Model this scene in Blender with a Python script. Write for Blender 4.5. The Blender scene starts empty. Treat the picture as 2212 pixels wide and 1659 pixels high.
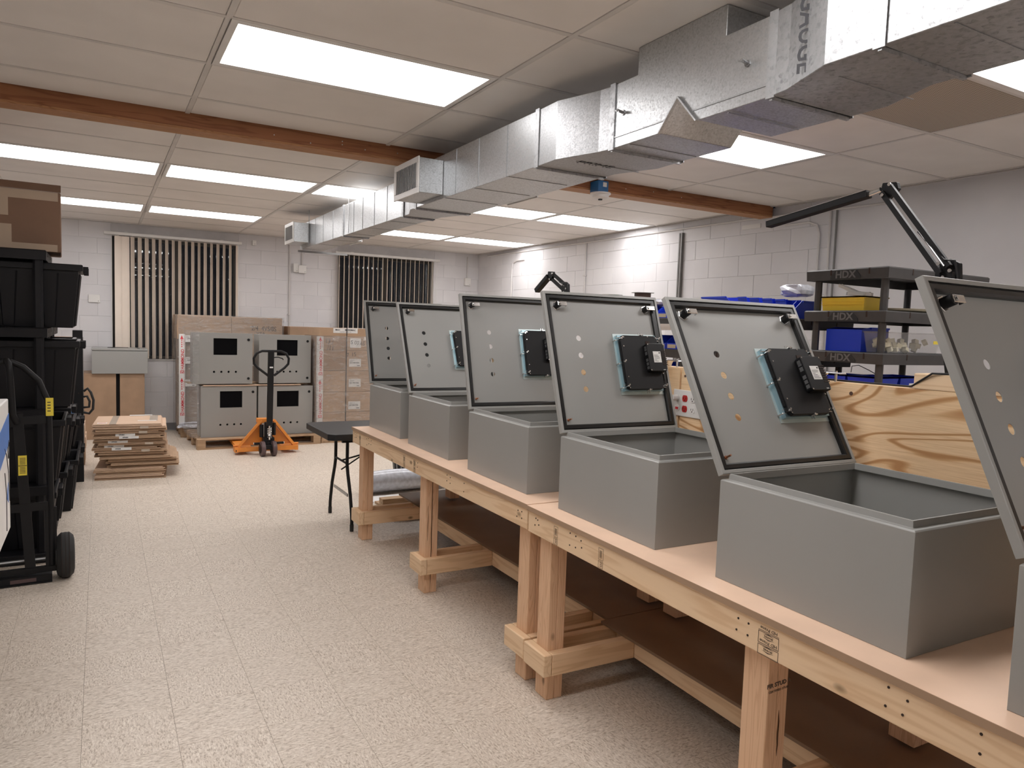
import bpy, math, random
from mathutils import Matrix, Vector, Euler
random.seed(7)
S = bpy.context.scene
COL = S.collection
R = math.radians

# ---------------------------------------------------------------- camera, world, exposure
def make_camera():
    yaw, pit, rol, f = .5157, .0755, .0336, 1574.06
    fw = Vector((math.sin(yaw)*math.cos(pit), math.cos(yaw)*math.cos(pit), -math.sin(pit)))
    rt = Vector((math.cos(yaw), -math.sin(yaw), 0)); up = rt.cross(fw)
    r2 = math.cos(rol)*rt + math.sin(rol)*up; u2 = -math.sin(rol)*rt + math.cos(rol)*up
    m = Matrix((r2, u2, -fw)).transposed().to_4x4(); m.translation = (0, 0, 1.5)
    cd = bpy.data.cameras.new('camera'); co = bpy.data.objects.new('camera', cd); COL.objects.link(co)
    co.matrix_world = m; cd.sensor_width = 36; cd.lens = f/2212*36; cd.clip_start = .02
    S.camera = co
make_camera()
W = bpy.data.worlds.new('night'); S.world = W; W.use_nodes = True
W.node_tree.nodes['Background'].inputs[0].default_value = (.01, .013, .02, 1)
W.node_tree.nodes['Background'].inputs[1].default_value = .25
S.view_settings.view_transform = 'Standard'; S.view_settings.look = 'None'
S.view_settings.gamma = 1; S.view_settings.use_curve_mapping = False
S.view_settings.exposure = 0.62
LAMP = 6.4            # radiance of the ceiling light lenses

# ---------------------------------------------------------------- materials
def nt(name):
    m = bpy.data.materials.new(name); m.use_nodes = True
    t = m.node_tree; b = t.nodes['Principled BSDF']; return m, t, b
def N(t, typ, **k):
    n = t.nodes.new(typ)
    for a, v in k.items():
        if a.startswith('i_'): n.inputs[a[2:].replace('_', ' ')].default_value = v
        else: setattr(n, a, v)
    return n
def L(t, a, b): t.links.new(a, b)
def ramp(t, fac, stops):
    r = N(t, 'ShaderNodeValToRGB'); e = r.color_ramp.elements
    while len(e) < len(stops): e.new(.5)
    for el, (p, c) in zip(e, stops): el.position = p; el.color = (*c, 1)
    L(t, fac, r.inputs[0]); return r.outputs[0]
def coords(t, rnd=True, scale=(1, 1, 1)):
    tc = N(t, 'ShaderNodeTexCoord'); o = tc.outputs['Object']
    if rnd:
        oi = N(t, 'ShaderNodeObjectInfo'); mu = N(t, 'ShaderNodeMath', operation='MULTIPLY'); mu.inputs[1].default_value = 17.3
        L(t, oi.outputs['Random'], mu.inputs[0]); ad = N(t, 'ShaderNodeVectorMath', operation='ADD')
        L(t, o, ad.inputs[0]); L(t, mu.outputs[0], ad.inputs[1]); o = ad.outputs[0]
    mp = N(t, 'ShaderNodeMapping'); mp.inputs['Scale'].default_value = scale; L(t, o, mp.inputs[0]); return mp.outputs[0]
def noise(t, vec, scale, detail=2, rough=.5, dist=0):
    n = N(t, 'ShaderNodeTexNoise'); n.inputs['Scale'].default_value = scale; n.inputs['Detail'].default_value = detail
    n.inputs['Roughness'].default_value = rough; n.inputs['Distortion'].default_value = dist; L(t, vec, n.inputs['Vector']); return n.outputs['Fac']
def bump(t, b, h, s=.1, d=.002):
    n = N(t, 'ShaderNodeBump'); n.inputs['Strength'].default_value = s; n.inputs['Distance'].default_value = d
    L(t, h, n.inputs['Height']); L(t, n.outputs[0], b.inputs['Normal'])
def mixc(t, f, a, c):
    m = N(t, 'ShaderNodeMix', data_type='RGBA')
    if hasattr(f, 'links'): L(t, f, m.inputs[0])
    else: m.inputs[0].default_value = f
    for v, i in ((a, 6), (c, 7)):
        if hasattr(v, 'links'): L(t, v, m.inputs[i])
        else: m.inputs[i].default_value = (*v, 1)
    return m.outputs[2]
def flat(name, col, rough=.5, metal=0, var=.06, nscale=6, bmp=0, bscale=200, spec=.5):
    m, t, b = nt(name); v = coords(t); n = noise(t, v, nscale, 3)
    lo = tuple(c*(1-var) for c in col); hi = tuple(min(1, c*(1+var)) for c in col)
    L(t, ramp(t, n, [(.3, lo), (.7, hi)]), b.inputs['Base Color'])
    b.inputs['Roughness'].default_value = rough; b.inputs['Metallic'].default_value = metal
    b.inputs['Specular IOR Level'].default_value = spec
    if bmp: bump(t, b, noise(t, v, bscale, 2), bmp, .001)
    return m
def wood(name, light, dark, axis, dens=1.0, rings=9, rough=.6, spec=.3, knots=True):
    m, t, b = nt(name)
    sc = [dens]*3; sc[axis] = dens*.07; v = coords(t, True, sc)
    n1 = noise(t, v, 5.5, 2, .45, .25)
    mu = N(t, 'ShaderNodeMath', operation='MULTIPLY'); mu.inputs[1].default_value = rings*6.28; L(t, n1, mu.inputs[0])
    si = N(t, 'ShaderNodeMath', operation='SINE'); L(t, mu.outputs[0], si.inputs[0])
    c1 = ramp(t, si.outputs[0], [(.0, light), (.55, tuple(a*.75+d*.25 for a, d in zip(light, dark))), (.95, tuple(a*.4+d*.6 for a, d in zip(light, dark)))])
    sf = [70]*3; sf[axis] = 1.6; vf = coords(t, True, sf); n2 = noise(t, vf, 3, 3, .6)
    c2 = mixc(t, n2, c1, dark); mm = mixc(t, .28, c1, c2)
    sl = [1]*3; sl[axis] = .25; n3 = noise(t, coords(t, True, sl), 9, 2)
    col = mixc(t, n3, mm, tuple(c*1.0 for c in light)); col = mixc(t, .3, mm, col)
    if knots:
        sk = [6]*3; sk[axis] = 3.2; vo = N(t, 'ShaderNodeTexVoronoi'); vo.inputs['Scale'].default_value = 1.25; L(t, coords(t, True, sk), vo.inputs['Vector'])
        kf = ramp(t, vo.outputs['Distance'], [(.035, (1, 1, 1)), (.1, (0, 0, 0))]); col = mixc(t, kf, col, tuple(d*.45 for d in dark))
    L(t, col, b.inputs['Base Color']); b.inputs['Roughness'].default_value = rough; b.inputs['Specular IOR Level'].default_value = spec
    bump(t, b, n2, .12, .001)
    return m
def plywood():
    m, t, b = nt('fir_plywood'); v = coords(t, True, (1, .5, 1.9))
    n1 = noise(t, v, 1.7, 2.2, .45, .9)
    mu = N(t, 'ShaderNodeMath', operation='MULTIPLY'); mu.inputs[1].default_value = 105; L(t, n1, mu.inputs[0])
    si = N(t, 'ShaderNodeMath', operation='SINE'); L(t, mu.outputs[0], si.inputs[0])
    lt = (.88, .64, .39); md = (.70, .43, .22); dk = (.50, .26, .11)
    c1 = ramp(t, si.outputs[0], [(.0, lt), (.45, (.84, .59, .34)), (.66, md), (.97, dk)])
    vf = coords(t, True, (30, 2.2, 95)); n2 = noise(t, vf, 3, 3, .7)
    c2 = mixc(t, ramp(t, n2, [(.42, (0, 0, 0)), (.75, (1, 1, 1))]), c1, dk); col = mixc(t, .45, c1, c2)
    vo = N(t, 'ShaderNodeTexVoronoi'); vo.inputs['Scale'].default_value = 1.6; L(t, coords(t, True, (2, 1.2, 2.4)), vo.inputs['Vector'])
    kf = ramp(t, vo.outputs['Distance'], [(.03, (1, 1, 1)), (.075, (0, 0, 0))]); col = mixc(t, kf, col, (.12, .05, .025))
    L(t, col, b.inputs['Base Color']); b.inputs['Roughness'].default_value = .5; bump(t, b, n2, .1, .001); return m
def galv(name, c, scale, dark=.7, rough=(.28, .5)):
    m, t, b = nt(name); v = coords(t)
    vo = N(t, 'ShaderNodeTexVoronoi'); vo.inputs['Scale'].default_value = scale; L(t, v, vo.inputs['Vector'])
    n = noise(t, v, scale*.8, 3, .7); sx = N(t, 'ShaderNodeSeparateColor'); L(t, vo.outputs['Color'], sx.inputs[0])
    ad = N(t, 'ShaderNodeMath', operation='MULTIPLY_ADD'); L(t, sx.outputs[0], ad.inputs[0]); ad.inputs[1].default_value = .45; L(t, n, ad.inputs[2])
    L(t, ramp(t, ad.outputs[0], [(.3, tuple(x*dark for x in c)), (.62, c), (1, tuple(min(1, x*1.15) for x in c))]), b.inputs['Base Color'])
    mr = N(t, 'ShaderNodeMapRange'); L(t, ad.outputs[0], mr.inputs[0]); mr.inputs[1].default_value = .3; mr.inputs[2].default_value = 1
    mr.inputs[3].default_value = rough[1]; mr.inputs[4].default_value = rough[0]; L(t, mr.outputs[0], b.inputs['Roughness'])
    b.inputs['Metallic'].default_value = .9; bump(t, b, ad.outputs[0], .12, .002); return m
def tile_mat(name, rot=False):
    m, t, b = nt(name)
    tc = N(t, 'ShaderNodeTexCoord'); oi = N(t, 'ShaderNodeObjectInfo'); mu = N(t, 'ShaderNodeMath', operation='MULTIPLY'); mu.inputs[1].default_value = 31.7
    L(t, oi.outputs['Random'], mu.inputs[0]); ad = N(t, 'ShaderNodeVectorMath', operation='ADD'); L(t, tc.outputs['Object'], ad.inputs[0]); L(t, mu.outputs[0], ad.inputs[1])
    mp = N(t, 'ShaderNodeMapping'); mp.inputs['Scale'].default_value = (1, 2.6, 1); L(t, ad.outputs[0], mp.inputs[0]); v = mp.outputs[0]
    n1 = noise(t, v, 62, 2, .6, .6); n2 = noise(t, v, 95, 2, .7, .4); n3 = noise(t, v, 6, 2)
    c = ramp(t, n1, [(.36, (.40, .33, .26)), (.43, (.62, .54, .455)), (.56, (.69, .61, .52)), (.66, (.82, .75, .66))])
    dk = ramp(t, n2, [(.66, (0, 0, 0)), (.71, (1, 1, 1))]); c = mixc(t, dk, c, (.27, .20, .15))
    c = mixc(t, ramp(t, n3, [(.3, (.0, .0, .0)), (.7, (.22, .22, .22))]), c, (.58, .50, .42))
    L(t, c, b.inputs['Base Color']); b.inputs['Roughness'].default_value = .42; b.inputs['Specular IOR Level'].default_value = .35
    bump(t, b, n3, .05, .003); return m
def film():
    m, t, b = nt('stretch_film'); out = t.nodes['Material Output']
    v = coords(t, True, (1, 1, 3.2)); n = noise(t, v, 9, 5, .65, 1.2)
    tr = N(t, 'ShaderNodeBsdfTransparent'); tr.inputs[0].default_value = (.93, .93, .93, 1)
    b.inputs['Base Color'].default_value = (.8, .78, .76, 1); b.inputs['Roughness'].default_value = .12
    bump(t, b, n, .9, .03)
    f = ramp(t, n, [(.45, (.08,)*3), (.62, (.2,)*3), (.7, (.42,)*3)])
    mx = N(t, 'ShaderNodeMixShader'); L(t, f, mx.inputs[0]); L(t, tr.outputs[0], mx.inputs[1]); L(t, b.outputs[0], mx.inputs[2]); L(t, mx.outputs[0], out.inputs[0]); return m
def glass(name, tint, rough=0.0, alpha=.12):
    m, t, b = nt(name); out = t.nodes['Material Output']
    tr = N(t, 'ShaderNodeBsdfTransparent'); tr.inputs[0].default_value = (*tint, 1)
    gl = N(t, 'ShaderNodeBsdfGlossy'); gl.inputs['Roughness'].default_value = rough
    fr = N(t, 'ShaderNodeFresnel'); fr.inputs[0].default_value = 1.6
    mx = N(t, 'ShaderNodeMixShader'); L(t, fr.outputs[0], mx.inputs[0]); L(t, tr.outputs[0], mx.inputs[1]); L(t, gl.outputs[0], mx.inputs[2])
    L(t, mx.outputs[0], out.inputs[0]); return m
def clearp():
    m, t, b = nt('clear_box_plastic'); out = t.nodes['Material Output']; tr = N(t, 'ShaderNodeBsdfTransparent'); tr.inputs[0].default_value = (.97, .97, .97, 1)
    b.inputs['Base Color'].default_value = (.8, .8, .8, 1); b.inputs['Roughness'].default_value = .1
    mx = N(t, 'ShaderNodeMixShader'); mx.inputs[0].default_value = .10; L(t, tr.outputs[0], mx.inputs[1]); L(t, b.outputs[0], mx.inputs[2]); L(t, mx.outputs[0], out.inputs[0]); return m
def lens_mat():
    m, t, b = nt('prismatic_lens'); out = t.nodes['Material Output']
    tc = N(t, 'ShaderNodeTexCoord'); sx = N(t, 'ShaderNodeSeparateXYZ'); L(t, tc.outputs['Object'], sx.inputs[0])
    mu = N(t, 'ShaderNodeMath', operation='MULTIPLY'); mu.inputs[1].default_value = 6.2832/.18; L(t, sx.outputs[1], mu.inputs[0])
    si = N(t, 'ShaderNodeMath', operation='COSINE'); L(t, mu.outputs[0], si.inputs[0])
    mr = N(t, 'ShaderNodeMapRange'); L(t, si.outputs[0], mr.inputs[0]); mr.inputs[1].default_value = -1; mr.inputs[2].default_value = 1
    mr.inputs[3].default_value = LAMP*.72; mr.inputs[4].default_value = LAMP*1.25
    em = N(t, 'ShaderNodeEmission'); em.inputs[0].default_value = (1, .965, .955, 1)
    L(t, mr.outputs[0], em.inputs[1]); L(t, em.outputs[0], out.inputs[0]); return m
def ceil_mat():
    m, t, b = nt('ceiling_panel_paint'); v = coords(t); n = noise(t, v, 260, 2, .8); n2 = noise(t, v, 3, 2)
    L(t, ramp(t, n2, [(.3, (.77, .73, .69)), (.7, (.83, .79, .75))]), b.inputs['Base Color']); b.inputs['Roughness'].default_value = .55
    bump(t, b, n, .25, .002); return m
def wall_mat():
    m, t, b = nt('painted_block'); v = coords(t, True); n = noise(t, v, 90, 3, .7); n2 = noise(t, v, 2.5, 2)
    L(t, ramp(t, n2, [(.3, (.64, .63, .645)), (.7, (.70, .69, .70))]), b.inputs['Base Color']); b.inputs['Roughness'].default_value = .5
    bump(t, b, n, .22, .003); return m
M = dict(
 grey=flat('light_grey_enamel', (.315, .315, .30), .34, 0, .02, 3, .05, 900),
 gal=galv('galvanised_sheet', (.50, .515, .525), 150, .72, (.34, .46)), gal_fine=galv('galvanised_sheet_bright', (.43, .44, .45), 70, .55, (.42, .55)),
 gald=galv('galvanised_sheet_dull', (.42, .43, .44), 170, .86, (.4, .5)),
 tile=tile_mat('vinyl_tile'), slab=flat('tile_adhesive', (.17, .14, .12), .9),
 ceil=ceil_mat(), tee=flat('white_tee_metal', (.66, .63, .60), .45), wall=wall_mat(), joint=flat('painted_mortar', (.60, .59, .60), .6),
 void=flat('dark_plenum', (.03, .028, .026), .9), perf=None,
 base=flat('grey_cove_base', (.20, .20, .21), .5), white=flat('white_enamel', (.75, .74, .72), .4), lens=lens_mat(),
 beam=wood('red_fir_beam', (.36, .155, .072), (.17, .06, .028), 0, 3.2, 7, .5), beam2=wood('fir_plies', (.48, .25, .12), (.24, .10, .045), 0, 5, 16, .6),
 pine_x=wood('pine_along_x', (.84, .60, .38), (.62, .38, .20), 0, 3.0, 6), pine_y=wood('pine_along_y', (.86, .64, .42), (.66, .42, .23), 1, 3.0, 6),
 fir_z=wood('fir_upright', (.80, .53, .34), (.60, .34, .19), 2, 4.0, 12), pal=wood('pallet_lumber', (.46, .32, .20), (.28, .17, .10), 0, 3, 7, .8),
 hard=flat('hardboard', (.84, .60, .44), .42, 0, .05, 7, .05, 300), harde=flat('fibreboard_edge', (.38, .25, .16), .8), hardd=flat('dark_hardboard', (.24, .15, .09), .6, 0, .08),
 ply=plywood(), card=flat('corrugated_board', (.46, .31, .20), .75, 0, .07, 4, .1, 120), card3=flat('dark_corrugated_board', (.27, .165, .11), .8, 0, .08, 5), card2=flat('corrugated_board_dark', (.36, .235, .15), .8, 0, .1, 6, .1, 120),  # the darkest board has the shade on one carton put into its colour
 cardl=flat('corrugated_board_pale', (.58, .41, .29), .75, 0, .05, 4), tape=flat('packing_tape', (.50, .38, .27), .3, 0, .04), ctape=flat('clear_tape', (.50, .42, .34), .15, 0, .05),
 black=flat('black_plastic', (.015, .015, .016), .45, 0, .1, spec=.4), blackp=flat('black_powder_coat', (.007, .007, .008), .5, 0, .1, spec=.3), shelf=flat('charcoal_resin', (.052, .050, .050), .5, 0, .1, 20, .15, 300),
 tote=flat('black_tote_plastic', (.008, .008, .010), .4, 0, .1, spec=.3), rub=flat('black_rubber', (.016, .016, .016), .7, 0, .2), gask=flat('black_gasket', (.008, .008, .008), .35),
 chrome=flat('plated_steel', (.75, .75, .74), .18, 1, .05), zinc=flat('zinc_plate', (.34, .50, .57), .3, .75, .05), bezel=flat('pale_zinc_bezel', (.52, .60, .60), .35, .5, .04), copper=flat('copper_stud', (.55, .27, .16), .35, .9),
 orange=flat('orange_enamel', (.72, .25, .04), .4, 0, .1, 8), wheel=flat('brown_nylon', (.09, .055, .055), .45), steel=flat('grey_steel', (.32, .32, .32), .35, .8),
 blue=flat('blue_bin_plastic', (.018, .06, .68), .35, 0, .05), yellow=flat('yellow_bin_plastic', (.82, .58, .05), .4, 0, .04), paper=flat('label_paper', (.78, .77, .75), .6, 0, .02),
 ink=flat('black_ink', (.02, .02, .02), .7), red=flat('red_ink', (.62, .04, .05), .6), redp=flat('red_receptacle', (.42, .02, .02), .35), stamp=flat('stamp_ink', (.10, .07, .05), .8), nail=flat('nail_hole', (.03, .015, .01), .8),
 yel=flat('yellow_label', (.75, .60, .06), .5), bluei=flat('blue_print', (.05, .17, .50), .5), film=film(), pane=glass('window_pane', (.9, .93, .93)), dark=flat('dark_glass_backing', (.004, .004, .005), .9, spec=.1),  # dark: near-black that stands in for the unlit space behind cabinet openings
 vane=flat('cream_vinyl_vane', (.82, .72, .62), .5, 0, .03), winf=flat('bronze_window_frame', (.05, .045, .04), .5), clear=clearp(), terra=flat('tan_terminal', (.86, .80, .58), .5, 0, .1, 30),
 green=flat('green_wire', (.01, .19, .12), .4), brown=flat('brown_wire', (.09, .045, .03), .5), navy=flat('navy_wire', (.04, .06, .13), .4), bag=flat('milky_bag', (.62, .64, .70), .2, 0, .15, 30, .5, 40), amber=flat('tan_plate', (.66, .58, .42), .45),
 gauge=flat('duct_ink', (.07, .07, .075), .7, 0, spec=.1), hdx=flat('logo_grey', (.13, .13, .13), .5), logod=flat('logo_dark', (.018, .018, .019), .5), detb=flat('blue_box_enamel', (.02, .14, .36), .4), cond=flat('conduit_paint', (.62, .60, .59), .45), strut=flat('strut_grey', (.20, .195, .19), .5, .3),
 stain=flat('wood_split', (.10, .045, .02), .9))
def perf_mat():
    m, t, b = nt('perforated_panel'); v = coords(t, False); vo = N(t, 'ShaderNodeTexVoronoi'); vo.inputs['Scale'].default_value = 75; vo.inputs['Randomness'].default_value = 0; L(t, v, vo.inputs['Vector'])
    L(t, ramp(t, vo.outputs['Distance'], [(.2, (.12, .10, .08)), (.34, (.46, .40, .33))]), b.inputs['Base Color']); b.inputs['Roughness'].default_value = .7; return m
M['perf'] = perf_mat()

# ---------------------------------------------------------------- mesh building
class MB:
    def __init__(s): s.v = []; s.f = []
    def add(s, vs, fs, T=None):
        o = len(s.v); s.v += [tuple(T @ Vector(p)) if T else tuple(p) for p in vs]; s.f += [tuple(i+o for i in f) for f in fs]; return s
    def box(s, x0, x1, y0, y1, z0, z1, T=None):
        return s.add([(x0, y0, z0), (x1, y0, z0), (x1, y1, z0), (x0, y1, z0), (x0, y0, z1), (x1, y0, z1), (x1, y1, z1), (x0, y1, z1)],
                     [(0, 3, 2, 1), (4, 5, 6, 7), (0, 1, 5, 4), (1, 2, 6, 5), (2, 3, 7, 6), (3, 0, 4, 7)], T)
    def prism(s, poly, a, b, axis='z', T=None):     # poly: 2D points, counter-clockwise seen from +axis
        n = len(poly)
        f3 = {'z': lambda p, h: (p[0], p[1], h), 'x': lambda p, h: (h, p[0], p[1]), 'y': lambda p, h: (p[0], h, p[1])}[axis]
        vs = [f3(p, a) for p in poly]+[f3(p, b) for p in poly]
        fs = [tuple(range(n))[::-1], tuple(range(n, 2*n))]+[(i, (i+1) % n, n+(i+1) % n, n+i) for i in range(n)]
        if axis == 'y': fs = [f[::-1] for f in fs]
        return s.add(vs, fs, T)
    def tube(s, pts, r, n=10, caps=True, T=None, closed=False):
        P = [Vector(p) for p in pts]; m = len(P); rs = r if isinstance(r, (list, tuple)) else [r]*m; vs = []; fs = []
        up = None
        for i, p in enumerate(P):
            if closed: d = (P[(i+1) % m]-P[i-1])
            else: d = (P[min(i+1, m-1)]-P[max(i-1, 0)])
            d = d.normalized() if d.length > 1e-9 else Vector((0, 0, 1))
            if up is None:
                up = Vector((0, 0, 1)) if abs(d.z) < .9 else Vector((1, 0, 0))
            u = (up-d*up.dot(d)).normalized(); w = d.cross(u); up = u
            for k in range(n):
                a = 2*math.pi*k/n; vs.append(p+(u*math.cos(a)+w*math.sin(a))*rs[i])
        for i in range(m if closed else m-1):
            j = (i+1) % m
            for k in range(n): fs.append((i*n+k, i*n+(k+1) % n, j*n+(k+1) % n, j*n+k))
        if caps and not closed: fs += [tuple(range(n))[::-1], tuple((m-1)*n+k for k in range(n))]
        return s.add(vs, fs, T)
    def cyl(s, p0, p1, r, n=16, T=None): return s.tube([p0, p1], r, n, True, T)
    def bar(s, p0, p1, w, h, T=None):             # rectangular bar from p0 to p1
        a, b = Vector(p0), Vector(p1); d = (b-a).normalized(); up = Vector((0, 0, 1)) if abs(d.z) < .95 else Vector((0, 1, 0))
        x = d.cross(up).normalized(); y = x.cross(d); vs = []
        for q in (a, b):
            for sx, sy in ((-1, -1), (1, -1), (1, 1), (-1, 1)): vs.append(q+x*sx*w/2+y*sy*h/2)
        return s.add(vs, [(0, 1, 2, 3), (7, 6, 5, 4), (0, 4, 5, 1), (1, 5, 6, 2), (2, 6, 7, 3), (3, 7, 4, 0)], T)
    def rings(s, rects, T=None, capa=True, capb=True):    # rects: (x0,x1,y0,y1,z) stacked square rings
        vs = []; fs = []
        for (x0, x1, y0, y1, z) in rects: vs += [(x0, y0, z), (x1, y0, z), (x1, y1, z), (x0, y1, z)]
        m = len(rects)
        for i in range(m-1):
            for k in range(4): fs.append((i*4+k, i*4+(k+1) % 4, i*4+4+(k+1) % 4, i*4+4+k))
        if capa: fs.append((3, 2, 1, 0))
        if capb: fs.append(tuple((m-1)*4+k for k in range(4)))
        return s.add(vs, fs, T)
    def mesh(s, name, smooth=None):
        me = bpy.data.meshes.new(name); me.from_pydata(s.v, [], s.f); me.update()
        if smooth:
            me.polygons.foreach_set('use_smooth', [True]*len(me.polygons)); me.set_sharp_from_angle(angle=R(smooth))
        return me
def put(name, me, mat, parent=None, T=None, bevel=0, seg=2, **tags):
    if isinstance(me, MB): me = me.mesh(name)
    o = bpy.data.objects.new(name, me); COL.objects.link(o)
    if mat is not None and not me.materials: me.materials.append(mat)
    if parent: o.parent = parent
    if T is not None: o.matrix_basis = T
    if bevel:
        b = o.modifiers.new('edge', 'BEVEL'); b.width = bevel; b.segments = seg; b.limit_method = 'ANGLE'; b.angle_limit = R(40); b.harden_normals = False
    for k, v in tags.items(): o[k] = v
    return o
def thing(name, label, cat, loc=(0, 0, 0), rz=0, group=None):
    o = bpy.data.objects.new(name, None); COL.objects.link(o); o.location = loc; o.rotation_euler = (0, 0, rz); o.empty_display_size = .05
    o['label'] = label; o['category'] = cat
    if group: o['group'] = group
    return o
def one(name, mb, mat, label, cat, group=None, **k):
    t = dict(label=label, category=cat)
    if group: t['group'] = group
    return put(name, mb, mat, **k, **t)
def struct(name, mb, mat, **k): return put(name, mb, mat, **k, kind='structure')
def dup(o, parent=None, **tags):
    c = o.copy(); COL.objects.link(c); c.parent = parent
    for ch in o.children: dup(ch, c)
    for k, v in tags.items(): c[k] = v
    return c
def Tm(loc=(0, 0, 0), rot=(0, 0, 0)): return Matrix.Translation(loc) @ Euler(rot).to_matrix().to_4x4()
FRONT = Matrix(((1, 0, 0), (0, 0, -1), (0, 1, 0))).to_4x4()      # print that faces -y
LEFT = Matrix(((0, 0, -1), (-1, 0, 0), (0, 1, 0))).to_4x4()      # print that faces -x
DOWN = Matrix(((1, 0, 0), (0, -1, 0), (0, 0, -1))).to_4x4()
def spin(a): return Matrix.Rotation(a, 4, 'Z')
_tx = {}
def text_mesh(s, size, sx=1.0, w=0.0):
    k = (s, size, sx, w)
    if k not in _tx:
        c = bpy.data.curves.new('t', 'FONT'); c.body = s; c.size = size; c.align_x = 'CENTER'; c.align_y = 'CENTER'; c.extrude = .0004; c.offset = w
        c.resolution_u = 3
        o = bpy.data.objects.new('t', c); COL.objects.link(o); bpy.context.view_layer.update()
        me = bpy.data.meshes.new_from_object(o); bpy.data.objects.remove(o)
        if sx != 1: me.transform(Matrix.Diagonal((sx, 1, 1, 1)))
        me.materials.clear(); _tx[k] = me
    return _tx[k]
def text(name, s, size, mat, parent, loc, basis, a=0, sx=1.0, w=0.0):
    me = text_mesh(s, size, sx, w)
    if me.materials and me.materials[0] != mat: me = me.copy(); me.materials.clear()
    return put(name, me, mat, parent, Matrix.Translation(loc) @ basis @ spin(a))
def plate(outer, holes, t):      # flat sheet with openings in XY, thickness t along z (0..t)
    c = bpy.data.curves.new('pl', 'CURVE'); c.dimensions = '2D'; c.fill_mode = 'BOTH'; c.extrude = t/2
    for poly in [outer]+holes:
        sp = c.splines.new('POLY'); sp.points.add(len(poly)-1); sp.use_cyclic_u = True
        for q, p in zip(sp.points, poly): q.co = (p[0], p[1], 0, 1)
    o = bpy.data.objects.new('pl', c); COL.objects.link(o); bpy.context.view_layer.update()
    me = bpy.data.meshes.new_from_object(o); bpy.data.objects.remove(o); me.materials.clear()
    vs = [(v.co.x, v.co.y, v.co.z+t/2) for v in me.vertices]; fs = [tuple(p.vertices) for p in me.polygons]; bpy.data.meshes.remove(me); return vs, fs
def circ(x, y, r, n=20): return [(x+r*math.cos(2*math.pi*k/n), y+r*math.sin(2*math.pi*k/n)) for k in range(n)]
def rect(x0, x1, y0, y1): return [(x0, y0), (x1, y0), (x1, y1), (x0, y1)]
XZ = Matrix(((1, 0, 0), (0, 0, -1), (0, 1, 0))).to_4x4()         # sheet drawn in XY stands up in XZ, thickness towards -y
# ---------------------------------------------------------------- the room
XL, XR, YB, YN, ZC = -1.95, 5.34, 10.64, -3.6, 2.67
P0, PX, PY = .447, 1.205, .6025
floor = struct('floor', MB().box(XL-.1, XR+.1, YN-.1, YB+.1, -.06, -.003), M['slab'])
FT = .2985; fx0, fy0 = -.068, 0.0
tb = MB(); g = .00035
tb.rings([(-FT/2+g, FT/2-g, -FT/2+g, FT/2-g, -.003), (-FT/2+g, FT/2-g, -FT/2+g, FT/2-g, -.0006), (-FT/2+g+.0002, FT/2-g-.0002, -FT/2+g+.0002, FT/2-g-.0002, 0)])
tme = tb.mesh('floor_tile'); tme.materials.append(M['tile'])
fw = Vector((math.sin(.5157), math.cos(.5157)))
cells = []
for i in range(int((XL-fx0)/FT)-1, int((XR-fx0)/FT)+2):
    for j in range(int(YN/FT)-1, int(YB/FT)+2):
        cx, cy = fx0+(i+.5)*FT, fy0+(j+.5)*FT
        if not (XL < cx < XR and YN < cy < YB): continue
        d = cx*fw.x+cy*fw.y; s = cx*fw.y-cy*fw.x
        vis = d > 1.9 and abs(s) < .76*d and cx < 2.4 and cx > -.75
        cells.append((0 if vis else 1, d, cx, cy, (i+j) % 2))
cells.sort()
rest = MB(); hr = FT/2-g
for n, (h, d, cx, cy, par) in enumerate(cells):
    if n < 300 and h == 0:
        T = Matrix.Translation((cx, cy, 0)) @ Matrix.Rotation(R(90)*par+R(180)*random.choice((0, 1)), 4, 'Z')
        o = bpy.data.objects.new('floor_tile', tme); COL.objects.link(o); o.parent = floor; o.matrix_basis = T
    else: rest.rings([(cx-hr, cx+hr, cy-hr, cy+hr, -.003), (cx-hr, cx+hr, cy-hr, cy+hr, 0)])
put('floor_tile', rest, M['tile'], floor, kind='stuff')

ceiling = struct('ceiling', MB().box(XL-.1, XR+.1, YN-.1, YB+.1, ZC+.12, ZC+.2), M['void'])
def ct(w, h, mat):
    b = MB(); x, y = w/2-.0127, h/2-.0138
    b.rings([(-x, x, -y, y, .016), (-x, x, -y, y, .006), (-x+.004, x-.004, -y+.004, y-.004, .002)]); me = b.mesh('ceiling_panel'); me.materials.append(mat); return me
cme = ct(PX, PY, M['ceil']); cmp = ct(PX, PY, M['perf'])
xs = [P0+PX*k for k in range(-2, 5)]
rows_near = [4.322-PY*k for k in range(0, 14)]            # seam positions in front of the beam
rows_far = [5.655+.607*k for k in range(-1, 9)]
LIGHTS = {(0, 3.13), (2, 3.13), (2, 1.32), (0, 1.32), (-1, 1.32), (0, -2.29), (1, -2.29), (2, -1.685)}  # leftmost and behind-camera fixtures are unseen, added to brighten the near room
FARL = [(k, r) for r in (6.262, 8.69) for k in (-1, 0, 1, 2, 3)]; FARL.remove((1, 8.69))
lights = []
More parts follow.
